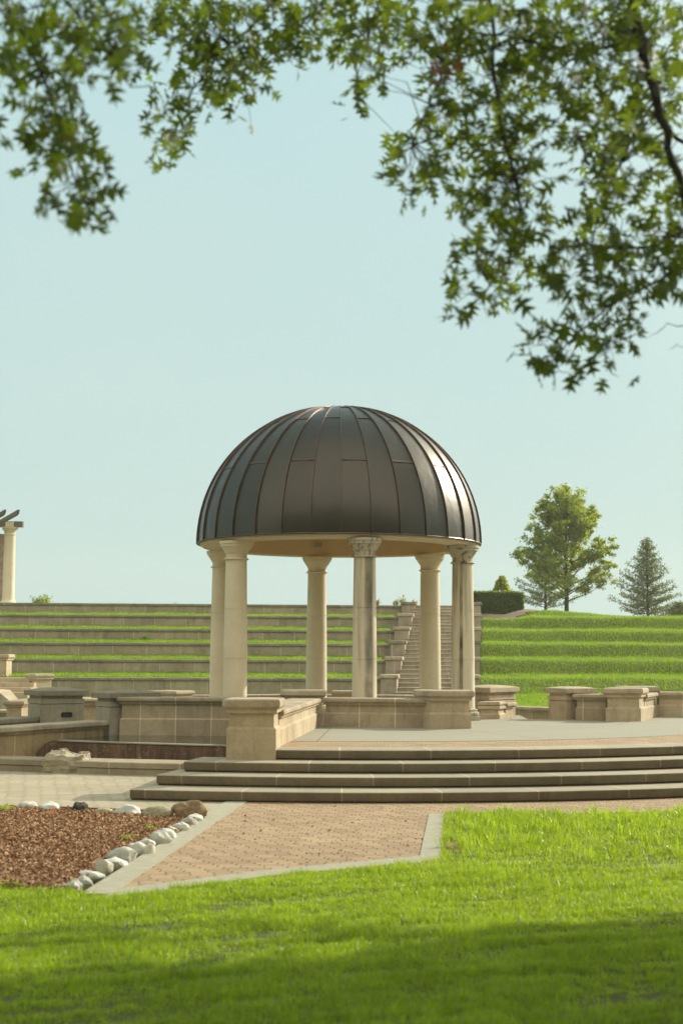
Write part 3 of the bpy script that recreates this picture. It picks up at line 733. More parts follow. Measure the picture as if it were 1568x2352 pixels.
# piers beside the stair
ANG = -5.7
for i in range(6):
    for side in (0, 1):
        xl = TX[i] + (.02 if side == 0 else 2.64 + i*.0)
        wd = .61
        cx_ = xl+wd/2; cy_ = ty(i, TX[i])+.02
        zt = TZ[i]+.13; zb = TZ[i]-.60
        pl = rbox(cx_, cy_, wd-.06, .85, ANG)
        t = thing('stair_pier', f"{nm[i]} pier on the {'left' if side == 0 else 'right'} side of the amphitheatre stair", 'pier', (cx_,cy_,zb), 0, 'stepped piers along the amphitheatre stair')
        layer_obj('pier_shaft', pl, [(zb+.05, zt-.13, -.015),(zb, zb+.05, .03)], M['grey_stone' if side else 'stair'], t)
        layer_obj('pier_cap', pl, [(zt-.13, zt, .035, .035)], M['terrace_cap' if i%3 == 2 else 'coping'], t)
t = thing('amphitheatre_stair', 'long straight stone stair climbing between the stepped piers', 'stairs', (2.9, 45.6, .4))
for k in range(24):
    y0 = 45.45 + k*(57.6-45.45)/24; z1 = .52+(k+1)*.1375
    xl = 1.87+(y0-46)*.1-.1; dy = (57.6-45.45)/24
    pl = [(xl,y0),(xl+2.15,y0),(xl+2.25,y0+dy+.3),(xl+.1,y0+dy+.3)]
    o_ = layer_obj('step', pl, [(z1-.30, z1-.035, -.012),(z1-.034, z1, .014, .016)], M['stair'], t)
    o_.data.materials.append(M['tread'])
    for p_ in o_.data.polygons: p_.material_index = 1 if p_.center.z+o_.parent.location.z > z1-.034 else 0  # tread and nosing take the lit copy, painting the light they catch
# left stair group
t = thing('side_stair', 'broad pale stair going up to the second terrace at the left edge', 'stairs', (-10.6, 42.8, .4))
for k in range(4):
    y0 = 42.4+k*.42; z1 = .54+(k+1)*.135; xr = -9.25 - k*.0
    layer_obj('step', [(-13.5,y0-.5),(xr,y0),(xr+.05,y0+.8),(-13.5,y0+.5)], [(z1-.25, z1, 0)], M['stone'], t)
pp, u_, v_ = cbox((-9.25,43.45), .66, .46, 49)
pier('sunlit pier with a small dark light at the foot of the left stair', pp, .5, 1.21, plinth=.08, ch=.11, plate=((pp[0][0]+v_[0]*.33, pp[0][1]+v_[1]*.33), (-u_[0],-u_[1]), .24, .09, .93), over=.03, body='stone')
pier('upper pier beside the left stair, cut off by the picture edge', [(-11.6,45.6),(-10.62,45.6),(-10.62,46.4),(-11.6,46.4)], 1.05, 1.80, plinth=.10, ch=.13)
t = thing('stair_cheek', 'bright sloping stone ramp block beside the left stair', 'ramp block', (-8.0,35.5,0))
bm = bmesh.new()
a0, a1 = PY(44,1627,34.2), PY(60,1627,34.2); b0, b1 = PY(-12,1581,37.4), PY(25,1585,37.4)
vt = [bm.verts.new(v) for v in (a0,a1,b1,b0)]; vb = [bm.verts.new((v.x,v.y,0)) for v in (a0,a1,b1,b0)]
bm.faces.new(vt); bm.faces.new(list(reversed(vb)))
for i in range(4): bm.faces.new((vb[i],vb[(i+1)%4],vt[(i+1)%4],vt[i]))
me = bm_mesh(bm); add_uv(me,(1,0)); link('ramp', me, M['stone'], t)

# right-hand grass hill with soft terraces
def hill_z(x, y):
    bx = []; bz = []
    bx += [33, 38, 42, 45.2]; bz += [.0, .25, .40, .58]
    for i in range(6):
        yi = TY[i]+SL*4
        z = TZ[i]
        if i == 5: z = 3.70-max(0, min(6, x-7.6))*.072
        if i: bx.append(yi-.6); bz.append(TZ[i-1]+.10+.05*noise.noise(Vector((x*.35,i*3.1,0))))
        bx.append(yi+.05); bz.append(z)
    bx += [62, 90]; bz += [bz[-1]-.06, bz[-1]-.3]
    z = -.22*min(1,max(0,(7.5-x)/.9))*min(1,max(0,(y-54.5)/2.0))
    for d_, w_ in ((-.15,.2),(0,.6),(.15,.2)): z += w_*float(np.interp(y-SL*(x-4)+d_, bx, bz))
    z += .035*noise.noise(Vector((x*.5,y*.5,1))) + .02*noise.noise(Vector((x*1.6,y*1.6,4)))
    return z
xs = np.arange(4.35, 24, .3); ysn = np.concatenate([np.arange(34,44,1.0), np.arange(44,60,.16), np.arange(60,90,3)])
V = np.array([[x,y,hill_z(x,y)] for y in ysn for x in xs]); nx = len(xs)
Fc = np.array([[j*nx+i, j*nx+i+1, (j+1)*nx+i+1, (j+1)*nx+i] for j in range(len(ysn)-1) for i in range(nx-1) if xs[i] > 4.12+max(0,ysn[j]-46)*.105])
me = np_mesh('hill', V, Fc); smooth(me, 80); tag(link('grass_hill', me, M['hillsoil']), kind='structure')
gx = np.arange(5.0, 7.9, .2); gy = np.arange(56.0, 60.5, .2)
V = np.array([[x, y, hill_z(x,y)+.03] for y in gy for x in gx]); nx = len(gx)
Fc = np.array([[j*nx+i, j*nx+i+1, (j+1)*nx+i+1, (j+1)*nx+i] for j in range(len(gy)-1) for i in range(nx-1) if gx[i] < 7.6-(57.5-gy[j])*1.3 or gy[j] > 57.4])
me = np_mesh('gravel', V, Fc); smooth(me, 80); tag(link('planting_gravel', me, M['gravel']), kind='structure')

# ------------------------------------------------------------------ pavilion
rimL = PY(450,1249,CY); zr = rimL.z; zap = PY(777,938,CY).z
DR = (1104-450)/2/F*CY*.992; DH = zap-zr
GX = (777-784)/F*CY + .012
G = thing('domed_pavilion', 'round open pavilion with a ribbed dark copper dome on six stone columns', 'pavilion', (GX, CY, ZD))
NS = 32; A0 = math.radians(.9)
def domep(ph, r=0):   # ph 0 rim .. 1 apex
    a = ph*PI/2
    return ((DR+r)*math.cos(a), (DH+r)*math.sin(a))
bm = bmesh.new(); uvs = []
lat = np.linspace(0, .985, 30)
uvl = bm.loops.layers.uv.new('run')
rnd = random.Random(3)
for k in range(NS):
    a0 = A0+2*PI*k/NS; a1 = A0+2*PI*(k+1)/NS
    ups = [.33, .80] if k%2 == 0 else [.63, .99]
    prev = None; lv = [bm.verts.new((0,0,0)) for _ in range(0)]
    j1, j2, j3 = rnd.uniform(-.006,.006), rnd.uniform(-.006,.006), rnd.uniform(0,9)
    for i, ph in enumerate(lat):
        rr, zz = domep(ph)
        w_ = .004*math.sin(ph*7+j3)
        v = []
        for f in (0, .5, 1):
            a = a0+(a1-a0)*f; r_ = rr*(1 if f != .5 else math.cos((a1-a0)/2)*1.0035) + (j1*(1-f)+j2*f)*math.cos(ph*1.5) + w_*(f == .5)
            v.append(bm.verts.new((r_*math.sin(a), -r_*math.cos(a), zz)))
        if prev:
            tier = sum(ph > u for u in ups)
            for q in (0,1):
                f_ = bm.faces.new((prev[q],prev[q+1],v[q+1],v[q])); f_.smooth = True
                for l in f_.loops: l[uvl].uv = (k*1.37+.5, tier*2.1+.5)
        prev = v
me = bpy.data.meshes.new('dome'); bmesh.ops.recalc_face_normals(bm, faces=bm.faces); bm.to_mesh(me); bm.free()
def place(name, me, mat, parent, loc):
    o = bpy.data.objects.new(name, me); COL.objects.link(o)
    if mat: me.materials.append(mat)
    o.parent = parent; o.location = loc; return o
dome = place('dome', me, M['copper'], G, (0,0,zr-ZD))
# make sure normals point outward
bm = bmesh.new(); bm.from_mesh(me)
for f in bm.faces:
    if f.normal.dot(f.calc_center_median()) < 0: f.normal_flip()
bm.to_mesh(me); bm.free()
bm = bmesh.new()
for k in range(NS):
    a = A0+2*PI*k/NS
    s = Vector((math.cos(a), math.sin(a), 0)); rw = []
    for ph in np.linspace(-.002, .955, 36):
        rr, zz = domep(ph); rr2, zz2 = domep(ph, .034 if ph < .8 else .034-.030*(ph-.8)/.16); t_ = .012
        rd = Vector((math.sin(a), -math.cos(a), 0))
        lo = rd*(rr-.01)+Vector((0,0,zz)); hi = rd*rr2+Vector((0,0,zz2))
        rw.append([bm.verts.new(lo-s*t_), bm.verts.new(hi-s*t_*.7), bm.verts.new(hi+s*t_*.7), bm.verts.new(lo+s*t_)])
    for p, q in zip(rw, rw[1:]):
        for i in range(3): bm.faces.new((p[i],p[i+1],q[i+1],q[i]))
    bm.faces.new(rw[0])
    for ph in ([.33,.80] if k%2 == 0 else [.63]):
        a1 = a+2*PI/NS; rr, zz = domep(ph); cs = math.cos(PI/NS)
        P0 = Vector((rr*math.sin(a), -rr*math.cos(a), zz)); P1 = Vector((rr*math.sin(a1), -rr*math.cos(a1), zz))
        rr, zz = domep(ph+.012); Q0 = Vector((rr*math.sin(a), -rr*math.cos(a), zz)); Q1 = Vector((rr*math.sin(a1), -rr*math.cos(a1), zz))
        nrm = (P0+P1).normalized()*.014
        vs_ = [bm.verts.new(x) for x in (P0+nrm, P1+nrm, Q1+nrm*.3, Q0+nrm*.3, P0-nrm, P1-nrm)]
        bm.faces.new(vs_[:4]); bm.faces.new((vs_[4],vs_[5],vs_[1],vs_[0]))
me = bm_mesh(bm); place('standing_seams', me, M['seam'], dome, (0,0,0))
bm = bmesh.new(); lathe(bm, [(.27,-.03),(.24,.012),(.10,.025),(.02,.03)], 0, 0, 32); bm.faces.ensure_lookup_table()
me = bm_mesh(bm, sm=40); place('dome_crown', me, M['seam'], dome, (0,0,DH))
bm = bmesh.new(); lathe(bm, [(DR-.05,.02),(DR+.012,.0),(DR+.02,-.014),(DR+.012,-.028),(DR-.07,-.022)], 0, 0, 96)
place('drip_edge', bm_mesh(bm, sm=30), M['seam'], G, (0,0,zr-ZD))
bm = bmesh.new(); lathe(bm, [(DR-.05,-.018),(DR-.05,-.05),(DR-.09,-.066),(DR-.10,-.085),(2.42,-.088)], 0, 0, 96)
place('fascia_ring', bm_mesh(bm, sm=30), M['fascia'], G, (0,0,zr-ZD))
bm = bmesh.new(); pr = [(2.42,-.088),(2.40,-.08),(2.395,.55)]+[(2.395*math.cos(t), .55+1.2*math.sin(t)) for t in np.linspace(.08,1.56,12)]
lathe(bm, pr, 0, 0, 96); place('ceiling', bm_mesh(bm, sm=30), M['plaster'], G, (0,0,zr-ZD))
ztop = zr-.088; CH = ztop-ZD; RC = 2.63
def cyl_part(prof, n=44):
    bm = bmesh.new(); lathe(bm, prof, 0, 0, n, True); return bm_mesh(bm, sm=35)
s_h0, s_h1 = .235, CH-.36
prof = []
for i in range(31):
    f = i/30; z = s_h0+(s_h1-s_h0)*f; r = .233-.028*f**1.6
    for jz in (1/3, 2/3):
        pass
    prof.append((r, z))
prof2 = []
for a_, b_ in zip(prof, prof[1:]): prof2.append(a_)
prof2.append(prof[-1])
for jz in (10, 20):
    r, z = prof[jz]; k = prof2.index(prof[jz]); prof2[k:k+1] = [(r,z-.007),(r-.007,z-.004),(r-.007,z+.004),(r,z+.007)]
shaft_me = cyl_part(prof2)
cap_prof = [(.20,s_h1-.002),(.235,s_h1+.0),(.248,s_h1+.012),(.235,s_h1+.028),(.208,s_h1+.032),(.206,s_h1+.115),(.215,s_h1+.13),(.228,s_h1+.135),(.230,s_h1+.15),(.265,s_h1+.20),(.285,s_h1+.235),(.288,s_h1+.25),(.312,s_h1+.255),(.316,s_h1+.30),(.335,s_h1+.31),(.335,CH-.002)]
cap_me = cyl_part(cap_prof)
bm = bmesh.new(); lathe(bm, [(.30,.09),(.315,.105),(.32,.13),(.31,.155),(.285,.165),(.27,.18),(.285,.195),(.283,.212),(.25,.222),(.235,.238)], 0, 0, 44, True)
prism(bm, [(-.31,-.31),(.31,-.31),(.31,.31),(-.31,.31)], 0, .088)
base_me = bm_mesh(bm, sm=35)
for k in range(6):
    a = math.radians(10.8+60*k); x, y = RC*math.sin(a), -RC*math.cos(a)
    stn = k in (0, 1)
    def own(me, mt):
        o_me = me.copy(); o_me.materials.clear(); o_me.materials.append(mt); return o_me
    c = place('column', own(shaft_me, (M['column_s'], M['column_r'])[k] if stn else M['column']), None, G, (x,y,0)); c.rotation_euler.z = a*1.3
    c2 = place('capital', own(cap_me, M['capital_s'] if k in (0,1) else M['column']), None, c, (0,0,0))
    c3 = place('column_base', own(base_me, M['capital_s'] if k == 1 else M['column']), None, c, (0,0,0))
    c3.rotation_euler.z = -a*1.3
    if k == 0: c['label'] = 'front column with broad dark rain streaks'
    if k == 1: c['label'] = 'right column with one long black streak'
for ax, az in ((-14.5,.28),(-9.5,.28)):
    pass
bm = bmesh.new()
for u0, u1 in ((723,729),(731,738)):
    p0 = PY(u0,1247,CY+2.33); p1 = PY(u1,1256,CY+2.33)
    prism(bm, [(p0.x,p0.y-.05),(p1.x,p0.y-.05),(p1.x,p0.y+.04),(p0.x,p0.y+.04)], p1.z, p0.z)
link('ceiling_fixture', bm_mesh(bm), M['grey_stone'], G)  # small light fixture boxes on the inner ring beam
p0 = PY(972,1243,CY+1.75); p1 = PY(977,1254,CY+1.75); bm = bmesh.new()
prism(bm, [(p0.x,p0.y-.05),(p1.x,p0.y-.05),(p1.x,p0.y+.04),(p0.x,p0.y+.04)], p1.z, p0.z)
link('ceiling_fixture', bm_mesh(bm), M['grey_stone'], G)

# ------------------------------------------------------------------ pergola at the far left
pc = PY(19,1386,62); zb = pc.z-.05; zt = PY(19,1211,62).z
t = thing('pergola', 'timber beamed pergola on a stone column at the far left', 'pergola', (pc.x, 62, zb))
bm = bmesh.new(); h = zt-zb
lathe(bm, [(.36,zb),(.36,zb+.09),(.31,zb+.14),(.28,zb+.2),(.265,zb+.25),(.235,zt-.36),(.26,zt-.35),(.26,zt-.31),(.235,zt-.30),(.25,zt-.18),(.33,zt-.09),(.345,zt-.05),(.345,zt)], pc.x, 62, 32, True)
link('column', bm_mesh(bm, sm=35), M['column'], t)
bm = bmesh.new(); prism(bm, [(pc.x-2.3,62.5),(pc.x-.05,62.5),(pc.x-.05,63.2),(pc.x-2.3,63.2)], zb, zt-.25)
M['brickpier'] = pavers('pier_brick', (.30,.17,.12), (.40,.33,.25), (.35,.3,.22), 0, .3, .12, .012)
def wallbrick():
    m = NT('pier_brickwork'); P = m.pos(); b = m.n('ShaderNodeTexBrick'); sp = m.n('ShaderNodeSeparateXYZ'); m.l(P, sp.inputs[0])
    cb = m.n('ShaderNodeCombineXYZ'); m.l(m.math('ADD', sp.outputs[0], sp.outputs[1]), cb.inputs[0]); m.l(sp.outputs[2], cb.inputs[1]); m.l(cb.outputs[0], b.inputs['Vector'])
    b.inputs['Scale'].default_value = 1; b.inputs['Brick Width'].default_value = .3; b.inputs['Row Height'].default_value = .1; b.inputs['Mortar Size'].default_value = .012
    b.inputs['Color1'].default_value = (.28,.17,.12,1); b.inputs['Color2'].default_value = (.40,.32,.23,1); b.inputs['Mortar'].default_value = (.42,.38,.3,1)
    m.bsdf(b.outputs[0], .9); return m.m
link('brick_pier', bm_mesh(bm), wallbrick(), t)
bm = bmesh.new(); x1 = PY(54,1200,62).x
prism(bm, [(pc.x-5,61.85),(x1,61.85),(x1,62.12),(pc.x-5,62.12)], zt+.002, zt+.25)
link('beam', bm_mesh(bm), M['timber'], t)
bm = bmesh.new(); q0 = PY(13,1204,61.8); q1 = PY(32,1204,61.8)
prism(bm, [(q0.x,61.80),(q1.x,61.80),(q1.x,61.84),(q0.x,61.84)], zt+.02, zt+.22)
link('beam_plate', bm_mesh(bm), M['column'], t)
for k in range(5):      # rafters with notched ends
    xx = PY(43,1185,58.8).x - k*.56; bm = bmesh.new()
    z2 = zt+.252
    prf = [(58.8,z2+.20),(58.82,z2+.12),(58.92,z2+.10),(58.95,z2+.04),(59.08,z2+.03),(59.3,z2),(66,z2),(66,z2+.2)]
    a = [bm.verts.new((xx-.04-(y-58.8)*.40, y, z)) for y,z in prf]; b = [bm.verts.new((xx+.05-(y-58.8)*.40, y, z)) for y,z in prf]
    bm.faces.new(a); bm.faces.new(list(reversed(b)))
    for i in range(len(prf)): bm.faces.new((a[i],a[(i+1)%len(prf)],b[(i+1)%len(prf)],b[i]))
    link('rafter', bm_mesh(bm), M['timber'], t)

# ------------------------------------------------------------------ foliage helpers
def quads(name, P, size, mat, parent=None, aspect=1.0, up=None, jitter=1.0, flat=1.0):
    """leaf-sized diamond faces at points P"""
    P = np.asarray(P, np.float64); n = len(P)
    d = RNG.normal(size=(n,3)); 
    if up is not None: d = d*jitter + np.asarray(up)
    d[:,2] *= flat; d /= np.linalg.norm(d, axis=1)[:,None]
    e = RNG.normal(size=(n,3)); e[:,2] *= flat; e -= (e*d).sum(1)[:,None]*d; e /= np.linalg.norm(e, axis=1)[:,None]
    s = (size*(.6+.8*RNG.random(n)))[:,None]
    V = np.empty((n,4,3))
    V[:,0] = P; V[:,1] = P+d*s*.5+e*s*.28*aspect; V[:,2] = P+d*s; V[:,3] = P+d*s*.5-e*s*.28*aspect
    Fq = np.arange(n*4).reshape(n,4)
    me = np_mesh(name, V.reshape(-1,3), Fq)
    return link(name, me, mat, parent)
def blades(name, P, h, w, mat, lean=.6, parent=None, dirb=None):
    P = np.asarray(P, np.float64); n = len(P)
    a = RNG.random(n)*2*PI; dx = np.stack([np.cos(a), np.sin(a), np.zeros(n)], 1)
    b = RNG.random(n)*2*PI; sx = np.stack([np.cos(b), np.sin(b), np.zeros(n)], 1)
    h = (h*(.55+.75*RNG.random(n)))[:,None]; w = (w*(.7+.6*RNG.random(n)))[:,None]
    ln = (lean*RNG.random(n))[:,None]
    up = np.array([0,0,1.])
    m_ = P+dx*h*ln*.35+up*h*.55; t_ = P+dx*h*ln*1.15+up*h*(1-.35*ln)
    V = np.empty((n,6,3)); V[:,0] = P-sx*w/2; V[:,1] = P+sx*w/2; V[:,2] = m_+sx*w*.42; V[:,3] = m_-sx*w*.42; V[:,4] = t_+sx*w*.08; V[:,5] = t_-sx*w*.08
    base = np.arange(n)[:,None]*6
    Fq = np.concatenate([base+np.array([0,1,2,3]), base+np.array([3,2,4,5])])
    me = np_mesh(name, V.reshape(-1,3), Fq)
    return link(name, me, mat, parent)
def fbm(x, y, s, seed=0):
    v = np.zeros_like(x)
    r = np.random.default_rng(seed)
    for o in range(4):
        for _ in range(3):
            a = r.random()*2*PI; k = s*(1.9**o)*(.7+.6*r.random()); ph = r.random()*9
            v += np.sin(x*math.cos(a)*k+y*math.sin(a)*k+ph+1.3*np.sin(y*k*.6+ph))/(1.7**o)
    return v/3.5

# ------------------------------------------------------------------ unseen trees added behind the camera to darken the dome's reflections
P = []
for k in range(16):
    cx_, cy_ = -52+7*k+RNG.normal(), -9.5+RNG.normal()*1.5; H_ = 19+RNG.random()*5
    q = RNG.normal(size=(1300,3)); q /= np.linalg.norm(q,axis=1)[:,None]; q *= (RNG.random((1300,1))**.35)
    P.append(q*np.array([5.0,4.0,H_*.46])+np.array([cx_,cy_,H_*.54]))
tag(quads('added_woodland', np.concatenate(P), 1.1, M['treeleaf'], None, 1.6), kind='stuff')
# ------------------------------------------------------------------ lawn
bp = [(-300,2025),(0,2032),(140,2049),(240,2061),(400,2045),(600,2016),(800,1996),(1008,1978),(1019,1874),(1200,1873.5),(1400,1870.5),(1600,1865.5)]
bpw = [g0(*p) for p in bp] + [(9,16.85)]
bX = np.array([p[0] for p in bpw]); bY = np.array([p[1] for p in bpw])
bX = np.maximum.accumulate(bX)
def lawn_y(x): return np.interp(x, bX, bY)
def lawn_z(x, y): return .018 + .02*fbm(np.asarray(x,float), np.asarray(y,float), .9, 5)
gxs = np.concatenate([np.arange(-30,-5,2.5), np.arange(-5,9,.1), np.arange(9,30,2.5)]); rows = []
fr = np.concatenate([[-40,-10,-3,0], np.linspace(2,0,1)*0+2, []])
steps = np.concatenate([np.linspace(0,1,46)**.8])
V = []
for x in gxs:
    yb = float(lawn_y(x))
    for f in steps:
        y = -30 + (yb+30)*f
        V.append([x, y, float(lawn_z(x, y)) if f < 1 else -.015])
ns_ = len(steps); V = np.array(V)
Fc = np.array([[i*ns_+j, (i+1)*ns_+j, (i+1)*ns_+j+1, i*ns_+j+1] for i in range(len(gxs)-1) for j in range(ns_-1)])
me = np_mesh('lawn', V, Fc); smooth(me, 80); tag(link('lawn', me, M['soil']), kind='structure')
def sample_lawn(n, y0, y1, mx=.27, add=.5):
    y = y0+(y1-y0)*RNG.random(n); hw = mx*y1+add
    x = (RNG.random(n)*2-1)*hw
    keep = (np.abs(x) < mx*y+add) & (y < lawn_y(x)-.02+.045*fbm(x, y, 7, 55))
    return x[keep], y[keep]
parts = []
for (n, y0, y1, hh, ww) in ((230000,6.0,9.2,.040,.0036),(220000,9.2,12.2,.040,.004),(230000,12.2,17.2,.042,.0045)):
    x, y = sample_lawn(n, y0, y1)
    hole = fbm(x, y*.8, 17, 77)+.6*fbm(x, y, 6, 78)
    k = RNG.random(len(x)) < np.clip(.85+.5*hole, .38, 1); x, y = x[k], y[k]
    bare = np.exp(-(((x-g0(1054,1948)[0])/.17)**2+((y-g0(1045,1945)[1])/.42)**2)*1.2)
    k = RNG.random(len(x)) > bare*.93
    x, y = x[k], y[k]
    tall = 1+.42*fbm(x, y, 2.6, 3)+.55*fbm(x, y*.8, 17, 77)
    tall = np.where(RNG.random(len(x)) < .03, tall*1.7, tall)
    tc = g0(1150,1895)
    tall += 1.1*np.exp(-(((x-tc[0])/.75)**2+((y-tc[1]-.2)/.55)**2)) + .35*np.clip((x-.9)*.6,0,1)*np.clip((y-13.3)*.8,0,1)
    P = np.stack([x,y,lawn_z(x,y)-.004],1)
    parts.append((P, hh*tall, np.full(len(x), ww)))
n = 330000; y = 4+13.5*RNG.random(n); x = (RNG.random(n)*2-1)*11; k = (np.abs(x) > .27*y+.45) & (np.abs(x) < .5*y+3) & (y < lawn_y(x)-.02); x, y = x[k], y[k]
parts.append((np.stack([x,y,lawn_z(x,y)-.004],1), .046*(1+.4*fbm(x,y,2.6,3)), np.full(len(x),.008)))
P = np.concatenate([p[0] for p in parts]); H = np.concatenate([p[1] for p in parts]); W = np.concatenate([p[2] for p in parts])
tag(blades('lawn_grass', P, H, W, M['grass'], .95), kind='stuff')
# clumps of taller grass
c = []
for _ in range(520):
    x, y = (RNG.random()*2-1)*4, 12.8+RNG.random()*4.3
    if y > lawn_y(x)-.04 or (x < .95 and RNG.random() > .25): continue
    n = int(6+RNG.random()*14); c.append(np.stack([x+RNG.normal(size=n)*.03, y+RNG.normal(size=n)*.03, np.full(n,.015)],1))
for u, v in ((1095,1880),(1125,1876),(1150,1872),(1162,1874),(1180,1872),(1205,1875),(1235,1880),(1130,1895),(1240,1900),(1290,1890),(1170,1905),(1330,1900),(1100,1905)):
    q = g0(u, v+8); n = 34; c.append(np.stack([q[0]+RNG.normal(size=n)*.06, q[1]+RNG.normal(size=n)*.05, np.full(n,.015)],1))
bq = g0(1054,1948); bm = bmesh.new(); rg_ = []
for r_ in (0,.33,.66,1.0):
    rg_.append([bm.verts.new((bq[0]+.13*r_*math.cos(a_)*(1+.35*noise.noise(Vector((math.cos(a_)*2,math.sin(a_)*2,1)))), bq[1]+.36*r_*math.sin(a_)*(1+.35*noise.noise(Vector((math.cos(a_)*2,math.sin(a_)*2,1)))), 0)) for a_ in np.linspace(0,2*PI,25)[:-1]])
for a_, b_ in zip(rg_, rg_[1:]):
    for i in range(24): bm.faces.new((a_[i],a_[(i+1)%24],b_[(i+1)%24],b_[i]))
for v in bm.verts: v.co.z = float(lawn_z(v.co.x, v.co.y))+.006
tag(link('bare_soil', bm_mesh(bm), plain('bare_reddish_soil', (.24,.125,.07), (.15,.085,.045), .95, 12, .6)), kind='structure')
c = np.concatenate(c); tag(blades('tall_grass', c, .135, .0075, M['grass'], 1.1), kind='stuff')
# hill and terrace grass
n = 190000; x = 4.4+RNG.random(n)*13.5; y = 40+RNG.random(n)*19
k = ~((x < 7.6-(57.5-y)*1.3) & (y > 56)) & (x > 4.5+(y-46)*.11); x, y = x[k], y[k]
import itertools
gz = {}
zx = np.arange(4.3,18.4,.25); zy = np.arange(39.9,59.2,.1); ZG = np.array([[hill_z(a,b) for a in zx] for b in zy])
fi = np.clip((x-zx[0])/.25,0,len(zx)-1.01); fj = np.clip((y-zy[0])/.1,0,len(zy)-1.01); i0 = fi.astype(int); j0 = fj.astype(int); a = fi-i0; b = fj-j0
z = ZG[j0,i0]*(1-a)*(1-b)+ZG[j0,i0+1]*a*(1-b)+ZG[j0+1,i0]*(1-a)*b+ZG[j0+1,i0+1]*a*b
tag(blades('hill_grass', np.stack([x,y,z-.01],1), .085*(1+.35*fbm(x,y,1.4,8)), .013, M['hillgrass'], .9), kind='stuff')
Ps = []
for i in range(5):
    n = 22000; x = -15.5+RNG.random(n)*(TX[i]+15.4); f = RNG.random(n); y0 = TY[i]+SL*x+.38; y1 = TY[i+1]+SL*x-.04
    Ps.append(np.stack([x, y0+(y1-y0)*f, TZ[i]-.02+.12*f],1))
n = 16000; x = -13+RNG.random(n)*26; y = 40.5+RNG.random(n)*5.3; k = (y < TY[0]+SL*x-.1) & ~((x > 1.1) & (x < 4.9) & (y > 44.8)); x, y = x[k], y[k]
Ps.append(np.stack([x,y,np.array([ground_z(a,b) for a,b in zip(x,y)])],1))
Ps = np.concatenate(Ps)
tag(blades('terrace_grass', Ps, .09*(1+.3*fbm(Ps[:,0],Ps[:,1],3,4)), .013, M['hillgrass'], .9), kind='stuff')
pw = PY(331,1557,ty(3,-7)-.3)
o = blades('weed', np.array([[pw.x+RNG.normal()*.05, pw.y, TZ[2]+.05] for _ in range(40)]), .28, .02, M['hillgrass'], .5)
tag(o, 'lone tall weed tuft sprouting from a grass strip left of the columns', 'weed')
# ------------------------------------------------------------------ bark bed
bed = [g0(-300,1864), g0(0,1856), g0(225,1864), g0(462,1878), g0(430,1905), g0(330,1955), g0(230,2005), g0(150,2056), g0(0,2040), g0(-300,2036)]
sheet('bark_bed', bed, .018, M['mulch'])
from mathutils import geometry as geo
def in_poly(x, y, poly):
    c = np.zeros(len(x), bool); n = len(poly)
    for i in range(n):
        x0,y0 = poly[i]; x1,y1 = poly[(i+1)%n]
        cond = ((y0 > y) != (y1 > y)) & (x < (x1-x0)*(y-y0)/(y1-y0+1e-12)+x0); c ^= cond
    return c
n = 150000; x = -6+RNG.random(n)*5; y = 10.5+RNG.random(n)*7.3; k = in_poly(x,y,bed); x, y = x[k], y[k]
tag(quads('bark_chips', np.stack([x,y,.022+.022*RNG.random(len(x))],1), np.full(len(x),.031), M['chips'], aspect=1.0, flat=.35), kind='stuff')
n = 34; x = -4.4+RNG.random(n)*1.7; y = 15.6+RNG.random(n)*1.5; k = in_poly(x,y,bed) & (RNG.random(n) < .8); x, y = x[k], y[k]
tag(quads('fallen_petals', np.stack([x,y,.045+.02*RNG.random(len(x))],1), np.full(len(x),.05), M['red'], aspect=1.8), kind='stuff')
for u, v, lb in ((440,1926,'tiny green weed in the bark bed beside the kerb stones'),(15,1868,'small green tuft in the bark bed at the left edge'),(290,1936,'faint green sprout in the middle of the bark bed')):
    q = g0(u, v); s_ = .05 if u != 15 else .10
    if u == 440: q = g0(345,1912)
    tag(blades('weed', np.array([[q[0]+RNG.normal()*s_*.5, q[1]+RNG.normal()*s_*.4, .02] for _ in range(45)]), s_*1.1, .008, M['grass'], 1.2), lb, 'weed')
n = 420; x = -3.2+RNG.random(n)*5; y = 12+RNG.random(n)*5.8; k = in_poly(x,y,[g0(570,1843), g0(272,2040), g0(600,2005), g0(955,1972), g0(985,1872), g0(1000,1843)]); x, y = x[k], y[k]
tag(quads('leaf_litter', np.stack([x,y,np.full(len(x),.008)],1), np.full(len(x),.035), M['chips'], aspect=1.2, flat=.15), kind='stuff')
q = g0(196,1776)
tag(blades('weed', np.array([[q[0]+RNG.normal()*.035, q[1]+RNG.normal()*.02, .0] for _ in range(60)]), .09, .012, M['grass'], .8), 'small dark weed at the right foot of the ledge boulder', 'weed')
a, b = g0(130,1864), g0(474,1877)
t = thing('bed_edging', 'low reddish brown strip edging the back of the bark bed', 'edging', (a[0],a[1],0))
layer_obj('edging_strip', [a,b,(b[0],b[1]+.07),(a[0],a[1]+.07)], [(0,.055,0)], plain('terracotta_edging', (.20,.09,.055), (.15,.075,.045)), t)
# irrigation lid in the lawn
q = g0(1552,2004)
t = thing('valve_lid', 'pale round irrigation lid half hidden in the lawn at the right edge', 'lid', (q[0],q[1],0))
bm = bmesh.new(); lathe(bm, [(.21,0),(.21,.03),(.20,.036),(.185,.036),(.182,.03)], q[0], q[1], 32); link('lid_rim', bm_mesh(bm, sm=30), M['kerb'], t)
bm = bmesh.new(); lathe(bm, [(.18,.01),(.18,.028),(.17,.03),(.001,.030)], q[0], q[1], 32); link('lid_cover', bm_mesh(bm, sm=30), M['grey_stone'], t)

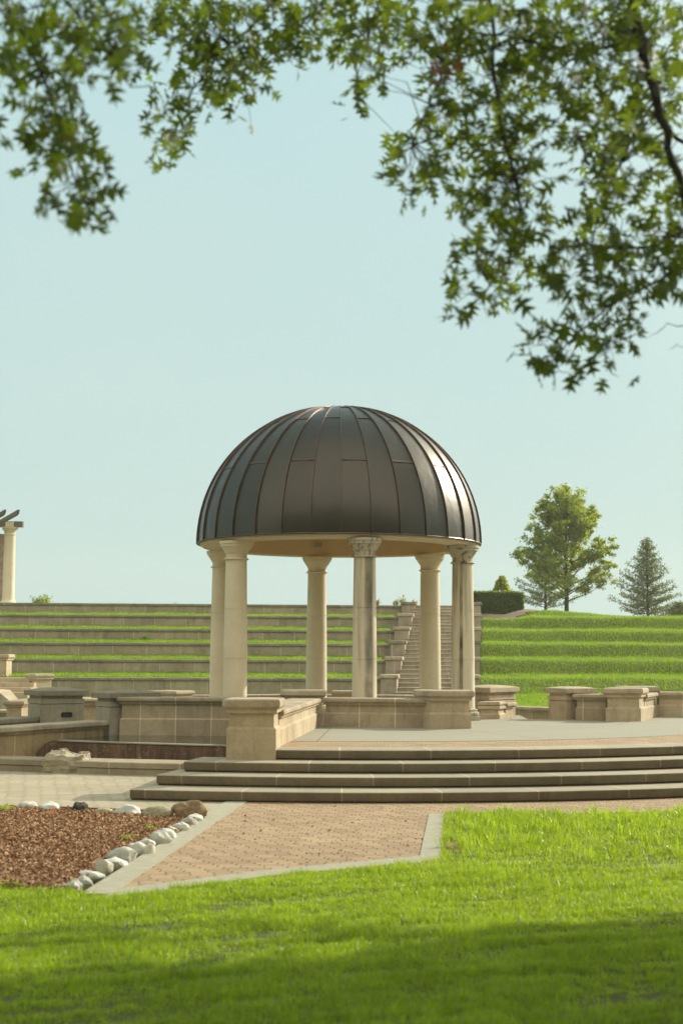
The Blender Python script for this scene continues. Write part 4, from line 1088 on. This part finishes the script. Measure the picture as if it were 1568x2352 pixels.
# ------------------------------------------------------------------ hedge, flowers, far plants
hz = hill_z(6.4, 58.5)-.05
hx0, hx1 = (1060-784)/F*58.2, (1201-784)/F*58.2
ztp = PY(1150,1362,58.2).z
t = thing('hedge', 'clipped dark green boxwood hedge on the gravel bank', 'hedge', (6.4,58.6,hz))
bm = bmesh.new(); prism(bm, [(hx0,58.0),(hx1-.25,58.0),(hx1-.03,58.25),(hx1-.03,59.0),(hx1-.3,59.2),(hx0,59.2)], hz, ztp-.06, -.07, .10); link('hedge_core', bm_mesh(bm), plain('hedge_inner', (.02,.035,.008), (.03,.05,.012), .9), t)
P = []
n = 26000
u = RNG.random((n,3)); X_ = hx0+(hx1-hx0)*u[:,0]; Z_ = hz+(ztp-hz)*u[:,2]; Y_ = 58.0+1.2*u[:,1]
f = RNG.random(n); top = f < .35; frt = (f >= .35) & (f < .85); rt = f >= .85
Z_ = np.where(top, ztp-.05*RNG.random(n)+.03*RNG.random(n)**4*3, Z_); Y_ = np.where(frt, 58.0+.06*RNG.random(n), Y_); X_ = np.where(rt, hx1-.06*RNG.random(n), X_)
edge = np.clip((X_-(hx1-.35))/.35,0,1)
Y_ = np.where(frt, Y_+edge**2*.3, Y_); Z_ = Z_-np.where(top, edge**2*.12, 0)
quads('hedge_leaves', np.stack([X_,Y_,Z_],1), np.full(n,.06), M['hedge'], t, 1.6)
fp = PY(1152,1362,60.5)
t = thing('flower_cone', 'cone shaped planting with red blooms rising behind the hedge', 'flowers', (fp.x,60.5,hz))
hN = 1500; hh = RNG.random(hN)**1.3; rr = (1-hh)**.8*.52*np.sqrt(RNG.random(hN)); an = RNG.random(hN)*2*PI
zb_ = fp.z-.25
P = np.stack([fp.x+rr*np.cos(an), 60.5+rr*np.sin(an), zb_+hh*.86],1)
quads('flower_leaves', P, np.full(hN,.16), M['treeleaf'], t, .9, up=(0,0,.9), jitter=.6)
for _ in range(26):
    c0 = P[RNG.integers(hN)]+np.array([0,-.08,.04]); quads('bloom', c0+RNG.normal(size=(9,3))*.025, .07, M['red'], t, 1.8)
k = RNG.random(hN) < .28; quads('dark_leaves', P[k]-np.array([0,0,.12]), np.full(k.sum(),.12), M['dead'], t, 1.3)
bm = bmesh.new(); tube(bm, [(fp.x,60.5,hz-.1),(fp.x,60.5,zb_+.5)], [.05,.03]); link('stem', bm_mesh(bm), M['bark'], t)
def small_shrub(label, u0, u1, v0, y, mat, n, sz, zbase, cat='shrub', name='shrub', bloom=0, group=None):
    c = PY((u0+u1)/2, v0, y); wd = (u1-u0)/F*y/2; ht = c.z-zbase
    t = thing(name, label, cat, (c.x,y,zbase), 0, group)
    bm = bmesh.new(); tips = []
    for k in range(9):
        a = RNG.random()*2*PI; r = wd*(.2+.8*RNG.random()); e = Vector((c.x+r*math.cos(a), y+r*math.sin(a), zbase+ht*(.72+.28*RNG.random())))
        if k == 0: e = Vector((c.x+wd*.1, y, zbase+ht))
        tube(bm, [(c.x,y,zbase),((c.x+e.x)/2,(y+e.y)/2,zbase+ht*.55),e], [.015,.01,.004], 5); tips.append(e)
    link('stems', bm_mesh(bm), M['bark'], t)
    P = []
    for k in range(n):
        e = tips[k%9]; f = .45+.55*RNG.random(); P.append([c.x+(e.x-c.x)*f+RNG.normal()*wd*.13, y+(e.y-y)*f+RNG.normal()*wd*.13, zbase+(e.z-zbase)*f+RNG.normal()*.05])
    P = np.array(P); quads('leaves', P, np.full(n,sz), mat, t, 1.3)
    if bloom:
        top = P[np.argsort(-P[:,2])][:60]
        for _ in range(5):
            c0 = top[RNG.integers(60)]; quads('bloom', c0+RNG.normal(size=(7,3))*.012, .05, M['pink'], t, 2)
small_shrub('leafy treetop poking above the top terrace wall at the left', 68,122,1371,75,M['treeleaf'],1100,.11,3.6,'tree','distant_tree')
small_shrub('faint pale treetop above the top terrace wall left of the columns', 388,414,1386,78,M['treeleaf'],260,.10,3.6,'tree','distant_tree')
GR = 'rose bushes along the top terrace wall'
for a,b,v,lb in ((858,876,1377,'rose bush peeking out right of the front column'),(897,920,1381,'low rose bush with pink blooms, leftmost beside the stair'),(912,938,1371,'tallest spindly rose bush above the top terrace wall'),(935,962,1378,'dense dark rose bush behind the topmost stair pier')):
    small_shrub(lb, a,b,v,58.9,M['treeleaf'],150,.06,3.6,'rose bush','rose_bush',.2,GR)
# ------------------------------------------------------------------ trees behind the hill
def broadleaf(label, bx, by, bz, H, Wd, name='maple_tree', seed=1, nleaf=38000):
    r = random.Random(seed)
    t = thing(name, label, 'tree', (bx,by,bz))
    bm = bmesh.new(); bm2 = bmesh.new()
    trunk = [Vector((bx,by,bz-.2)), Vector((bx+.02,by,bz+H*.2)), Vector((bx-.03,by,bz+H*.45)), Vector((bx+.04,by,bz+H*.7)), Vector((bx,by,bz+H*.95))]
    tube(bm, trunk, [.12,.10,.075,.045,.012], 8)
    link('trunk', bm_mesh(bm, sm=60), M['bark'], t)
    prof = lambda f: np.interp(f, [.12,.2,.4,.6,.78,.9,1.0], [.85,1.0,1.0,.86,.66,.42,.12])*Wd/2
    clumps = []
    for k in range(60):
        f0 = .08+.67*(k/60)**.9; f1 = min(f0+.12+.20*r.random(), .98)
        a = k*2.399+r.uniform(-.3,.3); st = Vector((bx,by,bz+H*f0)); rad = prof(f1)*r.uniform(.78,1.08)
        e = Vector((bx+rad*math.cos(a), by+rad*math.sin(a), bz+H*f1))
        m_ = st.lerp(e,.5)+Vector((0,0,-H*.015+r.uniform(-.05,.05)))
        tube(bm2, [st,m_,e], [.032,.018,.006], 5)
        for f in (.38,.55,.72,.86,1.0):
            p = (st.lerp(m_, f*2) if f < .5 else m_.lerp(e, f*2-1))
            clumps.append((p+Vector((r.gauss(0,.13),r.gauss(0,.13),r.gauss(0,.10)+.05)), r.uniform(.12,.26)))
            if f > .5:
                q = p+Vector((r.uniform(-.35,.35), r.uniform(-.35,.35), r.uniform(.1,.35))); tube(bm2, [p,q], [.008,.003], 4); clumps.append((q, r.uniform(.12,.26)))
    for k in range(7): clumps.append((Vector((bx+r.uniform(-.45,.5), by+r.uniform(-.3,.3), bz+H*r.uniform(.90,1.0))), .13))
    link('branches', bm_mesh(bm2), M['bark'], t)
    per = nleaf//len(clumps); P = []
    for c_, s_ in clumps:
        q = RNG.normal(size=(per,3))*np.array([s_*.52,s_*.52,s_*.36])+np.array(c_); P.append(q)
    quads('crown', np.concatenate(P), np.full(per*len(clumps),.105), M['treeleaf'], t, 1.3, up=(0,0,-.2), jitter=.9)
def conifer(label, bx, by, bz, H, Wd, seed, dens=1.0, group=None):
    r = random.Random(seed); t = thing('conifer_tree', label, 'tree', (bx,by,bz), 0, group)
    bm = bmesh.new(); tube(bm, [(bx,by,bz-.2),(bx,by,bz+H*.5),(bx,by,bz+H)], [.08,.05,.008], 7); link('trunk', bm_mesh(bm), M['bark'], t)
    bm = bmesh.new(); P = []
    nb = int(70*dens)
    for k in range(nb):
        f = .03+.93*(k/nb); a = k*2.399; L = Wd/2*(1-f)**.95*r.uniform(.65,1.18)+.05
        rise = r.uniform(.12,.45)*L
        st = Vector((bx,by,bz+H*f)); e = st+Vector((L*math.cos(a), L*math.sin(a), rise)); m_ = st.lerp(e,.55)-Vector((0,0,.06*L))
        tube(bm, [st,m_,e], [.018,.011,.003], 4)
        n = int(125*L/.9)+10
        for j in range(n):
            g_ = .18+.85*r.random(); p = st.lerp(m_, g_/.55) if g_ < .55 else m_.lerp(e, (g_-.55)/.45)
            P.append([p.x+r.gauss(0,.075), p.y+r.gauss(0,.075), p.z+r.gauss(0,.055)+.02])
    link('branches', bm_mesh(bm), M['bark'], t)
    P = np.array(P); quads('crown', P, np.full(len(P),.12), M['needle'], t, .55, up=(0,0,.4), jitter=.8)
p = PY(1300,1404,70); broadleaf('tall bright green leafy tree on the hill crest right of the pavilion', p.x, 70, p.z, PY(1300,1126,70).z-p.z, 215/F*70, seed=4)
GC = 'thin conifers on the hill crest'
p = PY(1252,1403,75); conifer('thin conifer half hidden behind the tall leafy tree', p.x, 75, p.z, PY(1252,1240,75).z-p.z, 165/F*75, 5, .9, GC)
p = PY(1487,1424,72); conifer('spiky conifer standing alone near the right edge of the hill crest', p.x, 72, p.z, PY(1487,1232,72).z-p.z, 178/F*72, 9, 1.25, GC)
p = PY(1560,1424,71); conifer('low young conifer cut off by the right picture edge', p.x, 71, p.z, PY(1560,1385,71).z-p.z, 90/F*71, 12, .5, GC)

# ------------------------------------------------------------------ overhanging oak
OK_ = (9.6, 10.2)
oak = thing('oak_tree', 'overhanging oak with pointed lobed leaves framing the top of the picture', 'tree', (OK_[0],OK_[1],0))
half = np.array([(0,0),(.02,.10),(.26,.10),(.045,.25),(.24,.27),(.46,.46),(.05,.46),(.17,.58),(.34,.80),(.045,.72),(0,1)])
def leaves(name, P, size, mat, parent, down=.7):
    P = np.asarray(P, float); n = len(P)
    d = RNG.normal(size=(n,3)); d[:,2] -= down; d /= np.linalg.norm(d,axis=1)[:,None]
    e = RNG.normal(size=(n,3)); e -= (e*d).sum(1)[:,None]*d; e /= np.linalg.norm(e,axis=1)[:,None]
    f = np.cross(d, e); s = (size*(.7+.6*RNG.random(n)))[:,None]
    fold = (.15+.25*RNG.random(n))[:,None]; k = len(half)
    V = np.empty((n, 2*k-2, 3))
    for i, (a, b) in enumerate(half):
        dr = .18*b*b
        V[:,i] = P+d*s*b+e*s*a+f*s*(a*fold+dr)
    for i in range(1, k-1):
        a, b = half[i]; dr = .18*b*b
        V[:,k-1+i] = P+d*s*b-e*s*a+f*s*(a*fold+dr)
    nv = 2*k-2; base = np.arange(n)[:,None]*nv
    F1 = base+np.array(list(range(k)))
    F2 = base+np.array([k-1]+[k-1+i for i in range(k-2,0,-1)]+[0])
    me = np_mesh(name, V.reshape(-1,3), np.concatenate([F1,F2]))
    return link(name, me, mat, parent)
rowsm = ["66667525788888765543676678889987 65".replace(' ','')[:32],
 "66677566788777676645677788999877 6".replace(' ','')[:32],
 "66655651567777646656798799987765",
 "56532430457751106503777667677766",
 "36651202556510005201567655777766",
 "26650004532100001001466664667776",
 "14661006510000000035666643557666",
 "02654005200000000045655761245566",
 "01443000000000000014655651256566",
 "00465000000000000002455553145666",
 "00154000000000000000035564255567",
 "00000000000000000000055664777667",
 "00000000000000000000055565666667",
 "00000000000000000000056651356556",
 "00000000000000000000045410355311",
 "00000000000000000000011002455300",
 "00000000000000000000000036455400",
 "00000000000000000000000005322100"]
P = []; S = []
def depth_of(u): return 5.7 if u < 340 else (7.0 if u < 900 else 6.6)
for r_, row in enumerate(rowsm):
    for c_, ch in enumerate(row):
        dns = int(ch)
        if not dns: continue
        lam = dns*1.5*(1.25 if 340 < c_*49 < 900 else 1)
        n = RNG.poisson(lam)
        for _ in range(n):
            u = (c_+RNG.random())*49; v = (r_+RNG.random())*49-12
            P.append(PY(u, v, depth_of(u)+RNG.normal()*.35)); S.append(.094)
for r_ in range(4):      # more of the crown above the frame
    for c_ in range(-6, 40):
        for _ in range(3):
            u = (c_+RNG.random())*49; v = -(r_+RNG.random())*60-30; P.append(PY(u, v, 6.5+RNG.normal()*.5)); S.append(.094)
leaves('foliage', P, np.array(S), M['oakleaf'], oak)
q = [PY(1018,158,6.4)+Vector((RNG.normal()*.03,RNG.normal()*.05,RNG.normal()*.05)) for _ in range(9)]+[PY(175,268,5.6)+Vector((RNG.normal()*.01,0,RNG.normal()*.03)) for _ in range(4)]
leaves('withered_leaves', q, np.full(len(q),.10), M['dead'], oak)
# branches
bm = bmesh.new()
def br(pts, r0, r1, n=6):
    w_ = [PY(u,v,y) if len(t_) == 3 and abs(u) > 20 else Vector(t_) for t_ in pts for (u,v,y) in [t_]]
    fine = []
    for i in range(len(w_)-1):
        for s_ in range(4):
            fine.append(w_[i].lerp(w_[i+1], s_/4)+Vector((RNG.normal(),RNG.normal(),RNG.normal()))*.006)
    fine.append(w_[-1]); k = len(fine)
    tube(bm, fine, [r0+(r1-r0)*i/(k-1) for i in range(k)], n); return fine
paths = []
paths.append(br([(1430,-160,6.5),(1452,0,6.1),(1478,130,6.1),(1520,270,6.1),(1556,400,6.1),(1600,600,6.2)], .030, .014, 8))
paths.append(br([(1105,-120,6.7),(1127,0,6.1),(1134,150,6.1),(1148,290,6.1),(1180,400,6.2),(1196,480,6.6),(1180,570,6.5),(1110,680,6.5)], .011, .003))
paths.append(br([(1520,270,6.8),(1568,330,6.8),(1650,380,6.8)], .012, .008))
paths.append(br([(1590,520,6.8),(1480,570,6.7),(1360,560,6.6),(1260,570,6.5)], .010, .003))
paths.append(br([(1600,600,6.8),(1490,650,6.7),(1400,700,6.6),(1300,790,6.6),(1268,850,6.6)], .008, .002))
paths.append(br([(1470,100,6.8),(1330,120,6.7),(1180,90,6.6),(1020,150,6.6),(950,330,6.6)], .010, .003))
paths.append(br([(1500,230,6.8),(1400,420,6.7),(1360,560,6.6),(1390,800,6.6)], .008, .002))
paths.append(br([(-60,-100,5.8),(60,90,5.7),(140,270,5.7),(170,400,5.7),(205,490,5.7)], .009, .002))
paths.append(br([(100,-80,5.8),(190,60,5.7),(270,150,5.7),(300,200,5.7)], .007, .002))
paths.append(br([(700,-90,7),(600,40,7),(500,130,7),(430,230,7),(390,330,7)], .008, .002))
paths.append(br([(820,-90,7),(700,50,7),(560,180,7)], .006, .002))
paths.append(br([(900,-90,7),(850,60,7),(812,210,7)], .006, .002))
paths.append(br([(1568,745,6.8),(1520,752,6.8),(1490,775,6.8)], .003, .001, 4)); paths.append(br([(1620,700,6.8),(1568,795,6.8),(1535,800,6.8)], .003, .001, 4))
allp = [p for pa in paths[:12] for p in pa]
kd = [(p, i) for i, p in enumerate(allp)]
AP = np.array([list(p) for p in allp])
for i, p in enumerate(P):        # a fine twig for every few leaves
    if i % 2: continue
    d_ = np.linalg.norm(AP-np.array(p), axis=1); j = int(d_.argmin())
    if d_[j] < .42:
        a_ = Vector(AP[j]); m_ = a_.lerp(p,.5)+Vector((RNG.normal()*.03,RNG.normal()*.03,.05*d_[j]/.4+RNG.normal()*.02)); tube(bm, [a_, m_, p], [.0032,.0022,.0012], 3)
link('branches', bm_mesh(bm), M['bark'], oak)
bm = bmesh.new()
tube(bm, [(OK_[0],OK_[1],-.1),(OK_[0]-.02,OK_[1],.4),(OK_[0],OK_[1],2.2),(OK_[0]-.1,OK_[1]-.1,4.5),(OK_[0]-.1,OK_[1]-.1,8),(OK_[0],OK_[1],10.5)], [.42,.30,.25,.21,.14,.04], 16)
link('trunk', bm_mesh(bm, sm=60), M['bark'], oak)
bm = bmesh.new(); tp = Vector((OK_[0]-.1,OK_[1]-.1,4.3))
def limb(pts, r0, r1):
    k = len(pts); tube(bm, pts, [r0+(r1-r0)*i/(k-1) for i in range(k)], 8)
limb([tp, (7,9,6.2),(4,7.8,6.8),(1.6,7.0,6.3),PY(1430,-160,6.5)], .13, .03)
limb([(4,7.8,6.8),(1,7,6.6),(-1,6.2,5.6),PY(-60,-100,5.8)], .06, .01)
limb([(1.6,7.0,6.3),(.6,7,5.9),PY(700,-90,7)], .03, .01)
limb([(1.6,7.0,6.3),PY(1105,-120,6.7)], .02, .012); limb([(1,7,6.6),PY(900,-90,7)], .02, .008); limb([(1,7,6.6),PY(820,-90,7)], .02, .008); limb([(-1,6.2,5.6),PY(100,-80,5.8)], .02, .008)
for k in range(14):
    a = k*2.4; L = 2.5+RNG.random()*2; limb([tp+Vector((0,0,k*.3-.3)), tp+Vector((math.cos(a)*L*.5, math.sin(a)*L*.5, k*.3+.8)), tp+Vector((math.cos(a)*L, math.sin(a)*L, k*.3+.9))], .07, .015)
link('limbs', bm_mesh(bm, sm=60), M['bark'], oak)
# crown of the oak outside the picture, which shades the near lawn
n = 60000; kx, ky = SUNV.x/math.tan(EL), SUNV.y/math.tan(EL)
sx = -4+RNG.random(n)*11; sy = 1+RNG.random(n)*10; h = 3.6+RNG.random(n)*4.6
edge = 9.25+.75*fbm(sx, sx*0, 1.3, 21)+.25*RNG.normal(size=n)
dn = fbm(sx, sy, 1.5, 22)
k = (sy < edge) & (RNG.random(n) < np.clip(.58+.12*(sx<.3)+1.05*dn-.15*np.clip((sy-8)/1.5,0,1), .02, 1))
sx, sy, h = sx[k], sy[k], h[k]
X3 = sx+kx*h; Y3 = sy+ky*h
k = (X3 > .27*Y3+.35) | (Y3 < 3) | (h > 1.8+.47*Y3+.5)
k &= ((X3-OK_[0])**2+(Y3-OK_[1])**2 < 8.5**2)
X3, Y3, h = X3[k], Y3[k], h[k]
leaves('crown', np.stack([X3,Y3,h],1)[:26000], np.full(min(len(h),26000),.20), M['oakleaf'], oak, .3)
